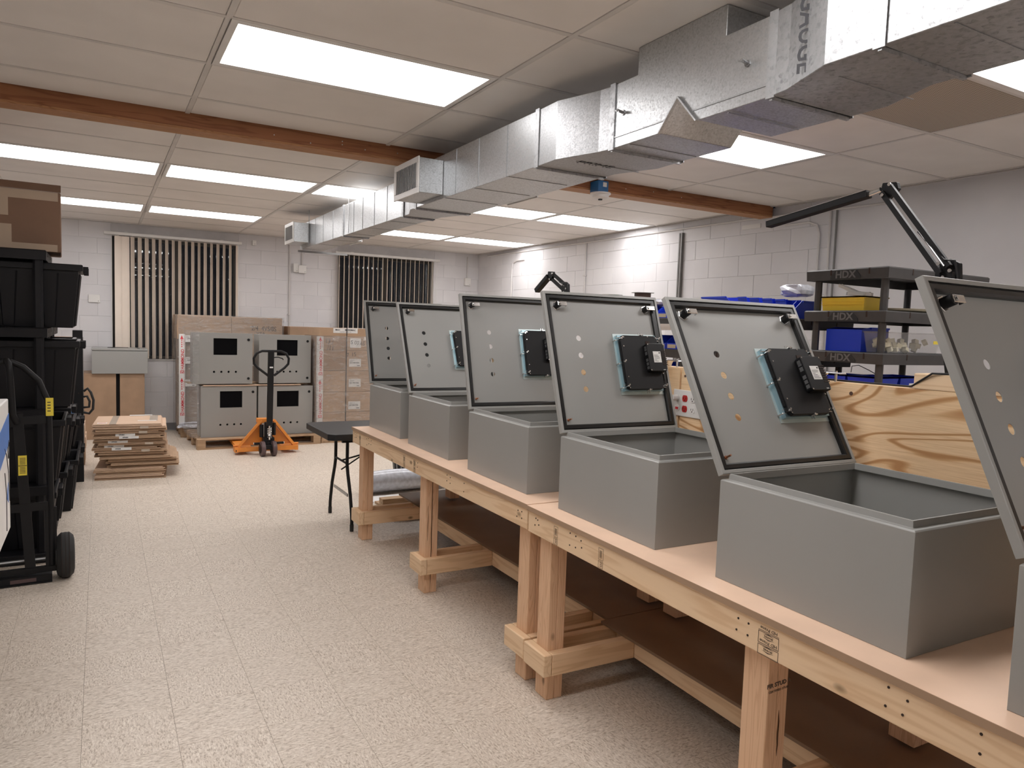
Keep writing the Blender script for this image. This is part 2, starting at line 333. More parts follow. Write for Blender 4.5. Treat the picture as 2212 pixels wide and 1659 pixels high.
def cell(k, y0, y1):
    x0, x1 = P0+PX*k, P0+PX*(k+1); x0 = max(x0, XL); x1 = min(x1, XR)
    if x1-x0 < .1: return
    cx, cy = (x0+x1)/2, (y0+y1)/2
    full = abs(y1-y0-PY) < .012 and abs(x1-x0-PX) < .012
    for (a, b) in list(LIGHTS)+FARL:
        if a == k and abs(y0-b) < .06: lights.append((cx, cy, x1-x0, y1-y0)); return
    perf = (k == 2 and abs(y0-1.92) < .06)
    if full: me = cmp if perf else cme
    else: me = ct(x1-x0, y1-y0, M['ceil'])
    o = bpy.data.objects.new('ceiling_panel', me); COL.objects.link(o); o.parent = ceiling; o.location = (cx, cy, ZC)
ynear = [YN]+[r for r in sorted(rows_near) if r > YN+.1]+[4.672]
yfar = [4.815]+[r for r in rows_far if r < YB-.1 and r > 4.9]+[YB]
for k in range(-2, 5):
    for seq in (ynear, yfar):
        for a, b in zip(seq, seq[1:]): cell(k, a, b)
tm = MB().box(-.012, .012, -PX/2+.0, PX/2, 0, .03)
for x in xs[1:]+[XR-.012, XL+.012]:
    put('ceiling_tee', MB().box(x-.012, x+.012, YN, 4.672, ZC, ZC+.035).box(x-.012, x+.012, 4.815, YB, ZC, ZC+.035), M['tee'], ceiling)
for y in ynear[1:-1]+yfar[1:-1]+[YB-.012, YN+.012]:
    put('ceiling_tee', MB().box(XL, XR, y-.012, y+.012, ZC+.0008, ZC+.034), M['tee'], ceiling)

# walls: painted concrete block, each block its own piece where the photo shows them
BW, BH = .3955, .1952
def block_mesh(w, h):
    b = MB(); x, z = w/2-.0007, h/2-.0007; c = .0022
    vs = [(-x, .012, -z), (x, .012, -z), (x, .012, z), (-x, .012, z), (-x, c, -z), (x, c, -z), (x, c, z), (-x, c, z), (-x+c, 0, -z+c), (x-c, 0, -z+c), (x-c, 0, z-c), (-x+c, 0, z-c)]
    fs = [(8, 9, 10, 11)]+[(4+i, 4+(i+1) % 4, 8+(i+1) % 4, 8+i) for i in range(4)]+[(i, (i+1) % 4, 4+(i+1) % 4, 4+i) for i in range(4)]
    b.add(vs, fs); me = b.mesh('block'); me.materials.append(M['wall']); return me
_bm = {}
def block(parent, u, z, w, h, T):
    k = (round(w, 3), round(h, 3))
    if k not in _bm: _bm[k] = block_mesh(w, h)
    o = bpy.data.objects.new('block', _bm[k]); COL.objects.link(o); o.parent = parent
    o.matrix_basis = T @ Matrix.Translation((u, random.uniform(-.0012, .0012), z))
w1 = (.13, 1.66, .93, 2.52); w2 = (3.03, 4.56, .93, 2.52)
wb = MB()
for (x0, x1, z0, z1) in ((XL-.1, w1[0], 0, ZC), (w1[0], w1[1], 0, w1[2]), (w1[0], w1[1], w1[3], ZC), (w1[1], w2[0], 0, ZC), (w2[0], w2[1], 0, w2[2]), (w2[0], w2[1], w2[3], ZC), (w2[1], XR+.1, 0, ZC)):
    wb.box(x0, x1, YB-.0025, YB+.2, z0, z1)
wall_back = struct('wall_back', wb, M['joint'])
zs = [0]+[.122+BH*k for k in range(0, 14)]; zs = [z for z in zs if z < ZC-.02]+[ZC]
for r, (za, zb_) in enumerate(zip(zs, zs[1:])):
    x = XL-.05+(BW/2 if r % 2 else 0)-BW
    while x < XR:
        a, b = max(x, XL), min(x+BW, XR); x += BW
        segs = [(a, b)]
        for (wx0, wx1, wz0, wz1) in (w1, w2):
            if zb_ > wz0+.02 and za < wz1-.02:
                ns = []
                for p, q in segs:
                    if q <= wx0 or p >= wx1: ns.append((p, q)); continue
                    if p < wx0: ns.append((p, wx0))
                    if q > wx1: ns.append((wx1, q))
                segs = ns
        for p, q in segs:
            if q-p > .03:
                for (lo, hi) in ((za, zb_),):
                    block(wall_back, (p+q)/2, (lo+hi)/2, q-p, hi-lo, Matrix.Translation((0, YB-.006, 0)))
wall_right = struct('wall_right', MB().box(XR-.0025, XR+.15, YN-.1, YB+.1, 0, ZC).box(XR-.006, XR+.01, YN-.1, 4.1, 0, ZC), M['wall'])
TR = Matrix.Translation((XR-.006, 0, 0)) @ Matrix.Rotation(R(-90), 4, 'Z')
for r, (za, zb_) in enumerate(zip(zs, zs[1:])):
    y = 4.1-(BW/2 if r % 2 else 0)
    while y < YB:
        a, b = max(y, 4.1), min(y+BW, YB); y += BW
        if b-a > .03: block(wall_right, -(a+b)/2, (za+zb_)/2, b-a, zb_-za, TR)
wall_left = struct('wall_left', MB().box(XL-.15, XL, YN-.1, YB+.1, 0, ZC), M['wall'])
wall_front = struct('wall_front', MB().box(XL-.1, XR+.1, YN-.15, YN, 0, ZC), M['wall'])
struct('baseboard_back', MB().prism([(YB-.010, 0), (YB-.006, 0), (YB-.006, .1), (YB-.010, .1)], XL, XR, 'x').prism([(YB-.02, 0), (YB-.01, 0), (YB-.01, .015)], XL, XR, 'x'), M['base'])
struct('baseboard_right', MB().box(XR-.012, XR-.006, 4.1, YB-.02, 0, .1), M['base'])

# windows: dark frames and panes behind vertical blinds
for n, w in ((1, w1), (2, w2)):
    fr = MB(); x0, x1, z0, z1 = w; y0, y1 = YB+.1, YB+.15
    fr.box(x0, x1, y0, y1, z0, z0+.05).box(x0, x1, y0, y1, z1-.05, z1).box(x0, x0+.05, y0, y1, z0+.05, z1-.05).box(x1-.05, x1, y0, y1, z0+.05, z1-.05)
    mx = x0+(x1-x0)*.5; fr.box(mx-.025, mx+.025, y0, y1, z0+.05, z1-.05)
    wo = struct('window_%d' % n, fr, M['winf'])
    put('window_pane', MB().box(x0+.05, mx-.025, y0+.02, y0+.026, z0+.05, z1-.05), M['pane'], wo)
    put('window_pane', MB().box(mx+.025, x1-.05, y0+.02, y0+.026, z0+.05, z1-.05), M['pane'], wo)
    put('window_sill', MB().box(x0, x1, YB-.012, YB+.1, z0-.0, z0+.012), M['white'], wo)
    put('window_jamb', MB().box(x0, x0+.01, YB-.01, YB+.1, z0+.012, z1).box(x1-.01, x1, YB-.01, YB+.1, z0+.012, z1).box(x0+.01, x1-.01, YB-.01, YB+.1, z1-.01, z1), M['white'], wo)
def vane_mesh(h):
    b = MB(); n = 6; w = .086; pts = []
    for i in range(n+1):
        t = i/n-.5; pts.append((t*w, .007*(1-4*t*t)))
    poly = pts+[(p[0], p[1]+.0012) for p in pts[::-1]]
    b.prism(poly, -h, 0); me = b.mesh('vane', 60); me.materials.append(M['vane']); return me
def blind(label, x0, x1, ys, angs, ztop, zbot, rail):
    t = thing('vertical_blind', label, 'blind', (0, YB-.07, 0))
    put('head_rail', MB().box(rail[0], rail[1], -.022, .022, ztop, ztop+.036), M['white'], t, bevel=.004)
    h = ztop-.012-zbot; vm = vane_mesh(h)
    for x, a in zip(ys, angs):
        o = put('vane', vm, None, t, Matrix.Translation((x, 0, ztop-.012)) @ Matrix.Rotation(R(a), 4, 'Z'))
    cb = MB()
    for x, a in zip(ys, angs): cb.cyl((x, 0, ztop-.013), (x, 0, ztop+.002), .004, 6)
    put('carrier', cb, M['white'], t)
    put('wand', MB().cyl((x1-.02, -.03, ztop), (x1-.015, -.03, ztop-1.15), .004, 6), M['white'], t)
    for bx in (rail[0]+.25, rail[1]-.25): put('rail_bracket', MB().box(bx-.02, bx+.02, .015, .063, ztop+.037, ztop+.05).box(bx-.02, bx+.02, -.015, .05, ztop+.036, ztop+.04), M['white'], t)
c1 = [.21, .292, .37, .452, .532, .612, .688, .765, .842, .92, .998, 1.077, 1.154, 1.23, 1.308, 1.388, 1.466, 1.545, 1.632]
a1 = [3, 5]+[60+random.uniform(-4, 5) for _ in c1[2:]]
blind('cream vertical blind over the left window, two vanes closed at its left end', .09, 1.66, c1, a1, 2.515, .955, (.05, 1.69))
c2 = [3.04+.0735*k for k in range(21)]
blind('cream vertical blind over the right window, all vanes turned open', 3.0, 4.58, c2, [66+random.uniform(-4, 4) for _ in c2], 2.50, .955, (2.98, 4.62))

# the timber beam and the recessed lights
bt = thing('ceiling_beam', 'reddish laminated fir beam crossing the ceiling under the panels', 'beam', (0, 4.672, 2.58))
put('face_board', MB().box(XL, 5.29, 0, .05, .014, .115), M['beam'], bt, bevel=.002)
put('back_board', MB().box(XL, 5.29, .095, .14, .014, .115), M['beam'], bt)
for i in range(3): put('ply', MB().box(XL, 5.29, .002+i*.047, .002+i*.047+.0455, 0, .0135), M['beam2'], bt)
nb = MB()
for x, z in ((.93, .045), (1.15, .03), (1.35, .05), (1.35, .07), (1.5, .04), (1.72, .05), (3.62, .05), (3.9, .06), (4.2, .05)): nb.cyl((x, -.002, z), (x, .001, z), .004, 8)
put('nail_head', nb, M['chrome'], bt)
lt_me = {}
def fixture(cx, cy, w, h, label, group):
    k = (round(w, 2), round(h, 2)); t = thing('ceiling_light', label, 'light', (cx, cy, ZC), 0, group)
    if k not in lt_me:
        b = MB(); x, y = w/2-.006, h/2-.006; i = .035
        for r_ in ((-x, x, -y, -y+i), (-x, x, y-i, y), (-x, -x+i, -y+i, y-i), (x-i, x, -y+i, y-i)): b.box(*r_, .0, .012)
        f = b.mesh('lens_frame'); f.materials.append(M['white'])
        l = MB().box(-x+i, x-i, -y+i, y-i, .005, .009).mesh('lens'); l.materials.append(M['lens'])
        h_ = MB().box(-x, x, -y, y, .02, .1).mesh('housing'); h_.materials.append(M['white']); lt_me[k] = (f, l, h_)
    f, l, h_ = lt_me[k]
    put('lens_frame', f, None, t); put('lens', l, None, t); put('housing', h_, None, t)
NM = {(-2, 0): 'recessed ceiling light above the far left shelving, in front of the beam', (0, 0): 'large recessed ceiling light nearest at upper left, in front of the beam', (2, 0): 'recessed ceiling light right of the duct, in front of the beam', (2, 1): 'recessed ceiling light at the right edge beside the brown perforated panel'}
for (cx, cy, w, h) in lights:
    k = round((cx-w/2-P0)/PX) if cx > -1 else -2
    if cy > 8: r = 'last row of lights before the back wall'; c = 'row by the back wall'
    elif cy > 5: r = 'row of lights just behind the beam'; c = 'row behind the beam'
    else: r = c = ''
    if r:
        nm = ['left edge light', 'long light left of the duct', 'light partly behind the duct', 'light right of the duct', 'light nearest the right wall'][max(-1, k)+1]
        if k == -2: nm = 'farthest left light, above the black shelving'
        fixture(cx, cy, w, h, 'recessed fluorescent %s in the %s' % (nm, c), r)
    else:
        key = (k, 0 if cy > 3 else 1)
        lb = NM.get(key) if cy > 1 else None
        fixture(cx, cy, w, h, lb or 'recessed ceiling light outside the view, %s' % {(0, 1): 'above the aisle left of the duct', (-2, 1): 'over the left shelving'}.get(key, 'at grid cell %d across and %d back' % (k+3, round((4-cy)/PY))) if cy > 1 else 'recessed ceiling light behind the camera, cell %s from the left, %s row' % (['first', 'second', 'third', 'fourth', 'fifth', 'sixth'][k+2], 'nearer' if cy > -.3 else 'farther'), 'lights in front of the beam')  # fixtures behind the camera are added for fill light
# ---------------------------------------------------------------- the duct
du = thing('air_duct', 'long galvanised rectangular air duct under the ceiling with offset fittings', 'duct', (0, 0, 0))
ZB, ZT = 2.293, 2.562
def sect(name, left, right, mat, za=ZB, zt=ZT):
    poly = left+right[::-1]      # (x,y); left runs near->far, right far->near
    a = sum(poly[i][0]*poly[(i+1) % len(poly)][1]-poly[(i+1) % len(poly)][0]*poly[i][1] for i in range(len(poly)))
    if a < 0: poly = poly[::-1]
    return put(name, MB().prism(poly, za, zt), mat, du, bevel=.002, seg=1)
s1 = sect('duct_section', [(1.837, -.6), (1.837, 1.285)], [(2.242, -.6), (2.242, 1.3)], M['gal_fine'])
t2 = sect('duct_offset', [(1.837, 1.30), (1.837, 1.467), (1.922, 1.67), (1.932, 1.74)], [(2.242, 1.305), (2.24, 1.386), (2.33, 1.592), (2.332, 1.735)], M['gal_fine'])
pl = put('supply_plenum', MB().prism([(1.752, ZB+.003), (2.091, ZB+.003), (2.198, 2.403), (2.302, ZB), (2.612, ZB), (2.612, ZT), (2.458, ZT), (2.458, ZC), (1.968, ZC), (1.968, ZT), (1.752, ZT)], 1.941, 2.332, 'x'), M['gal'], du, bevel=.002, seg=1)
kp = MB(); kp.bar((1.934, 2.302, ZB-.002), (1.934, 2.198, 2.406), .012, .006); kp.bar((1.934, 2.198, 2.406), (1.934, 2.091, ZB), .012, .006)
put('notch_edge', kp, M['gald'], du)
t4 = sect('duct_offset', [(1.941, 2.625), (1.93, 2.70), (1.857, 2.935), (1.862, 3.108)], [(2.338, 2.61), (2.348, 2.786), (2.265, 3.02), (2.268, 3.10)], M['gald'])
s5 = sect('duct_section', [(1.862, 3.12), (1.862, 4.68)], [(2.266, 3.115), (2.266, 4.67)], M['gal'])
t6 = sect('duct_offset', [(1.865, 4.692), (1.865, 4.79), (1.934, 4.99), (1.934, 5.10)], [(2.264, 4.68), (2.262, 4.76), (2.178, 4.97), (2.176, 5.08)], M['gald'])
s7 = sect('duct_section', [(1.932, 5.11), (1.932, 6.60)], [(2.168, 5.10), (2.168, 6.59)], M['gal'])
s8 = sect('duct_section', [(1.932, 6.615), (1.932, 8.25)], [(2.168, 6.605), (2.168, 8.25)], M['gal'])
def collar(x0, x1, y, dx=0):
    b = MB(); e = .006
    b.box(x0-e, x0-.0005, y-.018, y+.018, ZB-e, ZT+e).box(x1+.0005, x1+e, y-.018, y+.018, ZB-e, ZT+e)
    b.box(x0, x1, y-.006, y+.006, ZB-e*2, ZB-.0005).box(x0, x1, y-.018, y+.018, ZT+.0005, ZT+e)
    put('drive_cleat', b, M['gal_fine'], du)
for x0, x1, y in ((1.837, 2.242, 1.292), (1.936, 2.332, 1.747), (1.941, 2.336, 2.617), (1.862, 2.267, 3.113), (1.864, 2.265, 4.687), (1.932, 2.172, 5.103), (1.932, 2.168, 6.608)): collar(x0, x1, y)
# standing beads pressed across the sheets
for y, x in ((.6, 1.837), (3.42, 1.862), (3.75, 1.862), (4.05, 1.862), (5.45, 1.932), (5.75, 1.932), (6.05, 1.932), (6.3, 1.932), (6.95, 1.932), (7.3, 1.932), (7.6, 1.932)):
    put('sheet_bead', MB().box(x-.0025, x-.0003, y-.004, y+.004, ZB+.004, ZT-.004), M['gald'], du)
for y in (.35, .8, 1.1, 1.5, 1.95, 2.5, 2.9, 3.4, 3.8, 4.2, 5.4, 5.9, 6.4, 7.0, 7.5): 
    xa, xb = (1.85, 2.23) if y < 1.4 or 3.1 < y < 4.6 else ((1.95, 2.32) if y < 3 else (1.94, 2.16))
    put('sheet_bead', MB().box(xa, xb, y-.003, y+.003, ZB-.0025, ZB-.0003), M['gald'], du)
for a_, b_ in ((1.77, 2.12), (2.28, 2.60)): put('sheet_bead', MB().box(1.938, 1.9405, a_, b_, 2.335, 2.341), M['gald'], du)
for y, z in ((2.545, 2.43), (1.86, 2.433)):
    b = MB().cyl((1.938, y, z), (1.905, y-.004, z+.004), .006, 8).cyl((1.941, y, z), (1.936, y, z), .012, 10); b.bar((1.91, y-.014, z-.004), (1.91, y+.012, z+.006), .007, .005)
    put('damper_bolt', b, M['steel'], du)
text('duct_print', 'GAUGE', .078, M['gauge'], du, (1.8775, 1.568, 2.425), Matrix.Rotation(R(22.7), 4, 'Z') @ LEFT, -R(90), .9, .0012)
text('duct_print', 'PRIME', .06, M['gauge'], du, (2.06, 2.90, ZB-.0015), DOWN, R(0), 1.3)
for y, n in ((6.42, 0), (7.83, 1)):
    z1 = 2.30 if n == 0 else 2.55
    put('hanger_rod', MB().cyl((1.922, y, 2.3), (1.922, y, ZC), .0035, 6), M['steel'], du)
put('hanger_strap', MB().box(1.90, 2.45, 8.2, 8.22, 2.262, 2.284), M['steel'], du)
def register(lbl, x0, x1, y0, y1, z0, z1, face):     # stub box with a louvred grille; face -1 looks to -x
    t = put('register_box', MB().box(x0, x1, y0, y1, z0, z1), M['gal'], du, bevel=.002, seg=1)
    xf = x0 if face < 0 else x1; f = MB(); a, b = (xf-.010, xf-.0008) if face < 0 else (xf+.0008, xf+.010); m = .03
    f.box(a, b, y0-.006, y1+.006, z0-.006, z0+m).box(a, b, y0-.006, y1+.006, z1-m, z1+.006).box(a, b, y0-.006, y0+m, z0+m, z1-m).box(a, b, y1-m, y1+.006, z0+m, z1-m)
    put('grille_frame', f, M['white'], t, bevel=.002, seg=1)
    put('grille_backing', MB().box(a+.004 if face < 0 else a, b if face < 0 else b-.004, y0+m, y1-m, z0+m, z1-m), M['base'], t)
    n = 13
    for i in range(n):
        y = y0+m+(y1-y0-2*m)*(i+.5)/n
        lv = MB().prism([(a-.004, y-.006), (a+.004, y+.003), (a+.004, y+.005), (a-.004, y-.004)], z0+m, z1-m); put('louvre', lv, M['white'], t)
register('', 1.703, 1.8605, 4.235, 4.645, 2.315, 2.525, -1)
register('', 1.770, 1.9305, 7.84, 8.23, 2.335, 2.535, -1)
register('', 2.2665, 2.40, 4.0, 4.38, 2.335, 2.525, 1)
register('', 2.1695, 2.32, 7.3, 7.7, 2.335, 2.535, 1)

# smoke detector on its blue box, and conduits
t = thing('smoke_detector', 'white smoke detector under a bright blue square junction box on the beam', 'detector', (3.325, 4.60, 2.67))
put('junction_box', MB().box(-.047, .047, -.035, .0715, -.118, -.03), M['detb'], t, bevel=.003)
put('mounting_stem', MB().cyl((0, 0, -.03), (0, 0, 0), .012, 10), M['steel'], t)
put('box_label', MB().box(-.004, .03, -.0365, -.0352, -.075, -.042), M['paper'], t)
bs = MB(); prof = [(.079, -.119), (.079, -.128), (.066, -.134), (.062, -.152), (.04, -.163)]
def lathe(prof, n=28, cx=0, cy=0):
    b = MB(); vs = []; fs = []
    for r, z in prof:
        for k in range(n): a = 2*math.pi*k/n; vs.append((cx+r*math.cos(a), cy+r*math.sin(a), z))
    for i in range(len(prof)-1):
        for k in range(n): fs.append((i*n+k, i*n+(k+1) % n, (i+1)*n+(k+1) % n, (i+1)*n+k))
    fs.append(tuple(range(n))); fs.append(tuple((len(prof)-1)*n+k for k in range(n))[::-1])
    fs = [f[::-1] for f in fs] if prof[0][1] > prof[-1][1] else fs
    return b.add(vs, fs)
put('detector_head', lathe(prof).mesh('detector_head', 30), M['white'], t)
put('sensor', MB().cyl((0, 0, -.163), (0, 0, -.171), .016, 12), M['black'], t)
def conduit(label, segs, r=.011, mat='cond', clips=(), group=None, name='conduit'):
    t = thing(name, label, 'conduit', (0, 0, 0), 0, group)
    put('pipe', MB().tube(segs, r, 10), M[mat], t)
    for (x, y, z, ax) in clips:
        put('pipe_clip', MB().box(x-.02, x+.009, y-.025, y+.025, z-.008, z+.008) if ax == 'r' else MB().box(x-.025, x+.025, y-.02, y+.009, z-.008, z+.008), M['cond'], t)
XW = XR-.018; YW = YB-.019
conduit('white painted conduit running just under the ceiling along the right wall', [(XW, 3.6, 2.57), (XW, 5.0, 2.60), (XW, 8.2, 2.615), (XW, 10.3, 2.625)], .010)
conduit('white conduit dropping down the right wall near the back corner', [(XW, 9.15, 2.50), (XW, 9.38, 2.50), (XW, 9.47, 2.47), (XW, 9.50, 2.38), (XW, 9.50, .9)], .012, clips=[(XW, 9.5, 1.9, 'r')])
conduit('thin white conduit on the right wall between the corner and the grey channel', [(XW, 7.62, 2.6), (XW, 7.62, 1.2)], .010, clips=[(XW, 7.62, 2.2, 'r')])
t = thing('cable_channel', 'dark grey vertical channel beside a white pipe on the right wall', 'channel', (XW, 5.88, 0))
put('channel_body', MB().box(-.02, .012, -.022, -.006, 1.15, 2.56).box(-.02, .012, .010, .026, 1.15, 2.56), M['strut'], t)
put('channel_lip', MB().box(-.012, .012, -.006, .010, 1.15, 2.56), M['cond'], t)
conduit('white conduit bending at the top, left one of the pair behind the tall lamp', [(XW, 4.55, 2.50), (XW, 4.30, 2.50), (XW, 4.22, 2.47), (XW, 4.19, 2.39), (XW, 4.19, .9)], .010)
conduit('pair of slim painted pipes right of the bent conduit behind the lamp', [(XW, 4.09, 2.57), (XW, 4.09, .9)], .011)
conduit('slim painted pipe closest to the lamp arm on the right wall', [(XW, 4.03, 2.57), (XW, 4.03, .9)], .008, mat='strut')
conduit('white conduit rising from the cardboard stacks on the back wall', [(2.345, YW, .9), (2.345, YW, 2.6)], .011, clips=[(2.345, YW, 1.6, 'b')])
conduit('white conduit dropping from the ceiling to the junction box on the back wall', [(2.515, YW, 2.31), (2.515, YW, 2.6)], .010)
conduit('white conduit in the back right corner above a small box', [(5.13, YW, 2.27), (5.13, YW, 2.62)], .010)
def wbox(label, x, z, w, h, d=.035, name='wall_box'):
    t = thing(name, label, 'box', (x, YB-.0065, z))
    put('box_body', MB().box(-w/2, w/2, -d, 0, -h/2, h/2), M['white'], t, bevel=.005)
    put('cover_screw', MB().cyl((w/2-.02, -d-.002, -h/2+.02), (w/2-.02, -d, -h/2+.02), .005, 8), M['base'], t); return t
wbox('square white junction box on the back wall, right of the switch box', 2.515, 2.245, .11, .11, .05, 'junction_box')
wbox('narrow white switch box on the back wall, left of the junction box', 2.425, 2.26, .07, .125, .04, 'switch_box')
wbox('small white box at the foot of the corner conduit', 5.13, 2.225, .10, .12, .05, 'junction_box')
wbox('flat white thermostat plate beside the left window', -.06, 1.705, .13, .10, .02, 'thermostat')
wbox('tiny white sensor high on the back wall right of the left blind', 1.86, 2.56, .05, .07, .04, 'motion_sensor')
t = thing('wall_plaque', 'pale narrow plaque under the beam end on the right wall', 'plaque', (XR-.003, 4.95, 2.53))
put('plaque_body', MB().box(-.012, .0, -.11, .11, -.02, .02), M['paper'], t)
# ---------------------------------------------------------------- workbenches (origin: floor under the front far corner of the top)
ZBt = .7807
BL = 2.41
def bench(label, loc, rz):
    t = thing('workbench', label, 'workbench', loc, rz, 'pine workbenches in a row')
    # local: x 0 (front) -> .80 (back), y 0 (far end) -> -BL (near end)
    put('bench_top', MB().box(0, .80, -BL, 0, ZBt-.019, ZBt), M['hard'], t)
    put('top_edge', MB().box(-.0015, 0, -BL, 0, ZBt-.019, ZBt-.0005), M['harde'], t)
    put('apron', MB().box(.006, .044, -BL+.004, -.004, ZBt-.108, ZBt-.0195), M['pine_y'], t, bevel=.003)
    put('apron', MB().box(.756, .794, -BL+.004, -.004, ZBt-.108, ZBt-.0195), M['pine_y'], t, bevel=.003)
    for y in (-.02, -1.27, -2.385): put('joist', MB().box(.045, .755, y-.019, y+.019, ZBt-.108, ZBt-.0195), M['pine_x'], t)
    for y in (-.085, -1.20, -BL+.085):
        for x0, h in ((.045, 0), (.71, .235)):
            put('leg', MB().box(x0, x0+.038, y-.044, y+.044, h, ZBt-.02), M['fir_z'], t, bevel=.003)
            put('leg', MB().box(x0+.0385, x0+.076, y-.044, y+.044, h, ZBt-.02), M['fir_z'], t, bevel=.003)
        put('cross_stretcher', MB().box(.046, .455, y-.083, y-.0445, .118, .207), M['pine_x'], t, bevel=.003)
        put('cross_stretcher', MB().box(.046, .455, y+.0445, y+.083, .118, .207), M['pine_x'], t, bevel=.003)
        put('stretcher_cap', MB().box(.006, .0445, y-.083, y+.083, .118, .207), M['pine_y'], t, bevel=.004)
    put('long_stretcher', MB().box(.456, .494, -BL+.01, -.01, .118, .207), M['pine_y'], t, bevel=.003)
    put('long_stretcher', MB().box(.74, .778, -BL+.01, -.01, .118, .207), M['pine_y'], t, bevel=.003)
    return t
def knots(t, items):
    b = MB()
    for y, z, r in items: b.cyl((.0045, y, z), (.0065, y, z), r, 10)
    put('nail_hole', b, M['nail'], t, kind='stuff')
def frame2d(b, y0, y1, z0, z1, w, x):
    b.box(x-.0004, x, y0, y1, z0, z0+w).box(x-.0004, x, y0, y1, z1-w, z1).box(x-.0004, x, y0, y0+w, z0, z1).box(x-.0004, x, y1-w, y1, z0, z1)
def stampA(t, y, flip=True, x=.0056, z0=.675, z1=.757):    # boxed grade stamp with a lozenge mark
    b = MB(); w = .0013
    frame2d(b, y-.034, y+.034, z0+.028, z0+.060, w, x); frame2d(b, y-.034, y+.034, z0-.002, z0+.025, w, x)
    b.box(x-.0004, x, y-.034, y+.034, z0+.0625, z0+.0635)
    for zc in (z0+.0505, z0+.016):
        for s in (1, -1):
            b.add([(x-.0003, y-.020, zc+s*.004), (x-.0003, y, zc+s*.0085), (x-.0003, y+.020, zc+s*.004), (x-.0003, y, zc+s*.0055)], [(0, 1, 2, 3)])
        text('stamp_print', 'IRVING', .007, M['stamp'], t, (x, y, zc), LEFT, R(180), 1.3)
    put('grade_stamp', b, M['stamp'], t)
    text('stamp_print', 'HD Prime', .0115, M['stamp'], t, (x, y, z0+.0355), LEFT, R(180), 1.2)
    text('stamp_print', 'HD Prime', .0115, M['stamp'], t, (x, y, z0+.070), LEFT, R(180), 1.2)
def stampB(t, y, rows=3, z0=.677, x=.0056):
    b = MB(); frame2d(b, y-.014, y+.014, z0+.028, z0+.070, .001, x); frame2d(b, y-.014, y+.014, z0, z0+.024, .001, x)
    for i in range(5): b.box(x-.0003, x, y-.006+i*.003, y-.005+i*.003, z0+.034+.004*(i % 2), z0+.062)
    for i in range(3): b.box(x-.0003, x, y-.009, y+.004, z0+.006+i*.006, z0+.008+i*.006)
    put('grade_stamp', b, M['stamp'], t)
b1 = bench('far pine workbench carrying the three farthest open cabinets', (1.528, 4.945, 0), 0)
b2 = bench('near pine workbench carrying the nearest open cabinets', (1.522, 2.525, 0), R(-1.3))
b3 = bench('rear pine workbench behind the far half of the plywood divider', (3.17, 4.945-BL, 0), R(180))  # unseen rear benches added to keep the space under the front ones dark
b4 = bench('rear pine workbench behind the near half of the plywood divider', (3.17, 2.52-BL, 0), R(180))
for b_, y0 in ((b1, 0), (b2, 0)):
    it = []
    for y in (-.06, -.09, -.32, -.36, -.40, -1.16, -1.2, -1.6, -1.64, -1.8, -BL+.05, -BL+.09):
        it += [(y, .70+random.random()*.02, .003), (y+random.uniform(-.01, .01), .735+random.random()*.015, .003)]
    knots(b_, it)
stampA(b2, -1.27); stampB(b2, -.22); stampB(b2, -.52); stampB(b1, -1.0); stampB(b1, -1.16); stampB(b1, -.17)
lsx = .4555
text('stamp_print', 'HD Prime', .012, M['stamp'], b2, (lsx, -.92, .197), LEFT, R(180), 1.1); text('stamp_print', 'HD Prime', .012, M['stamp'], b2, (lsx, -.92, .157), LEFT, R(180), 1.1)
b = MB(); frame2d(b, -.955, -.885, .165, .205, .0013, lsx); frame2d(b, -.955, -.885, .125, .162, .0013, lsx); put('grade_stamp', b, M['stamp'], b2)
text('stamp_print', 'FIR STUD A', .016, M['stamp'], b2, (.086, -1.2445, .575), FRONT, R(3), 1.1, .0005)
text('stamp_print', 'CERTIFIED STUD', .0085, M['stamp'], b2, (.086, -1.2445, .558), FRONT, R(3), 1.2)
text('stamp_print', 'PREMIUM 1', .011, M['stamp'], b2, (.075, -1.2445, .30), FRONT, R(4), 1.1, .0004)
text('stamp_print', 'ALBERTA', .014, M['stamp'], b1, (.085, -.1145, .50), FRONT, 0, 1.2, .0004)
text('stamp_print', 'PREMIUM', .013, M['stamp'], b1, (.082, -.1145, .30), FRONT, 0, 1.1, .0004)
def split(t, y, x, z0, z1, w=.0025):
    n = 8; b = MB(); pts = []
    for i in range(n+1):
        f = i/n; ww = w*math.sin(math.pi*f)**.7+.0002; pts.append((x+random.uniform(-.001, .001), ww, z0+(z1-z0)*f))
    poly = [(p[0]-p[1], p[2]) for p in pts]+[(p[0]+p[1], p[2]) for p in pts[::-1]]
    b.prism(poly, y-.0009, y-.0003, 'y'); put('wood_split', b, M['stain'], t)
split(b2, -1.244, .093, .37, .50, .003); split(b2, -.114, .083, .2, .66, .002); split(b1, -1.244, .083, .02, .66, .0022)
split(b1, -1.244, .060, .3, .5, .001)

# lower shelves running under both rows of benches
one('lower_shelf', MB().box(-.40, .62, -BL+.0, .24, .2085, .2205).mesh('lower_shelf'), M['hardd'], 'dark hardboard shelf lying low under the far workbench', 'shelf', loc=None) if False else None
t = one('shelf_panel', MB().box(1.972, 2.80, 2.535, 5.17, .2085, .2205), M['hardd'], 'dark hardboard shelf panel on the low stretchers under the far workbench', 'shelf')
t = one('shelf_panel', MB().box(1.93, 2.80, .12, 2.53, .2085, .2205), M['hardd'], 'dark hardboard shelf panel on the low stretchers under the near workbench', 'shelf')

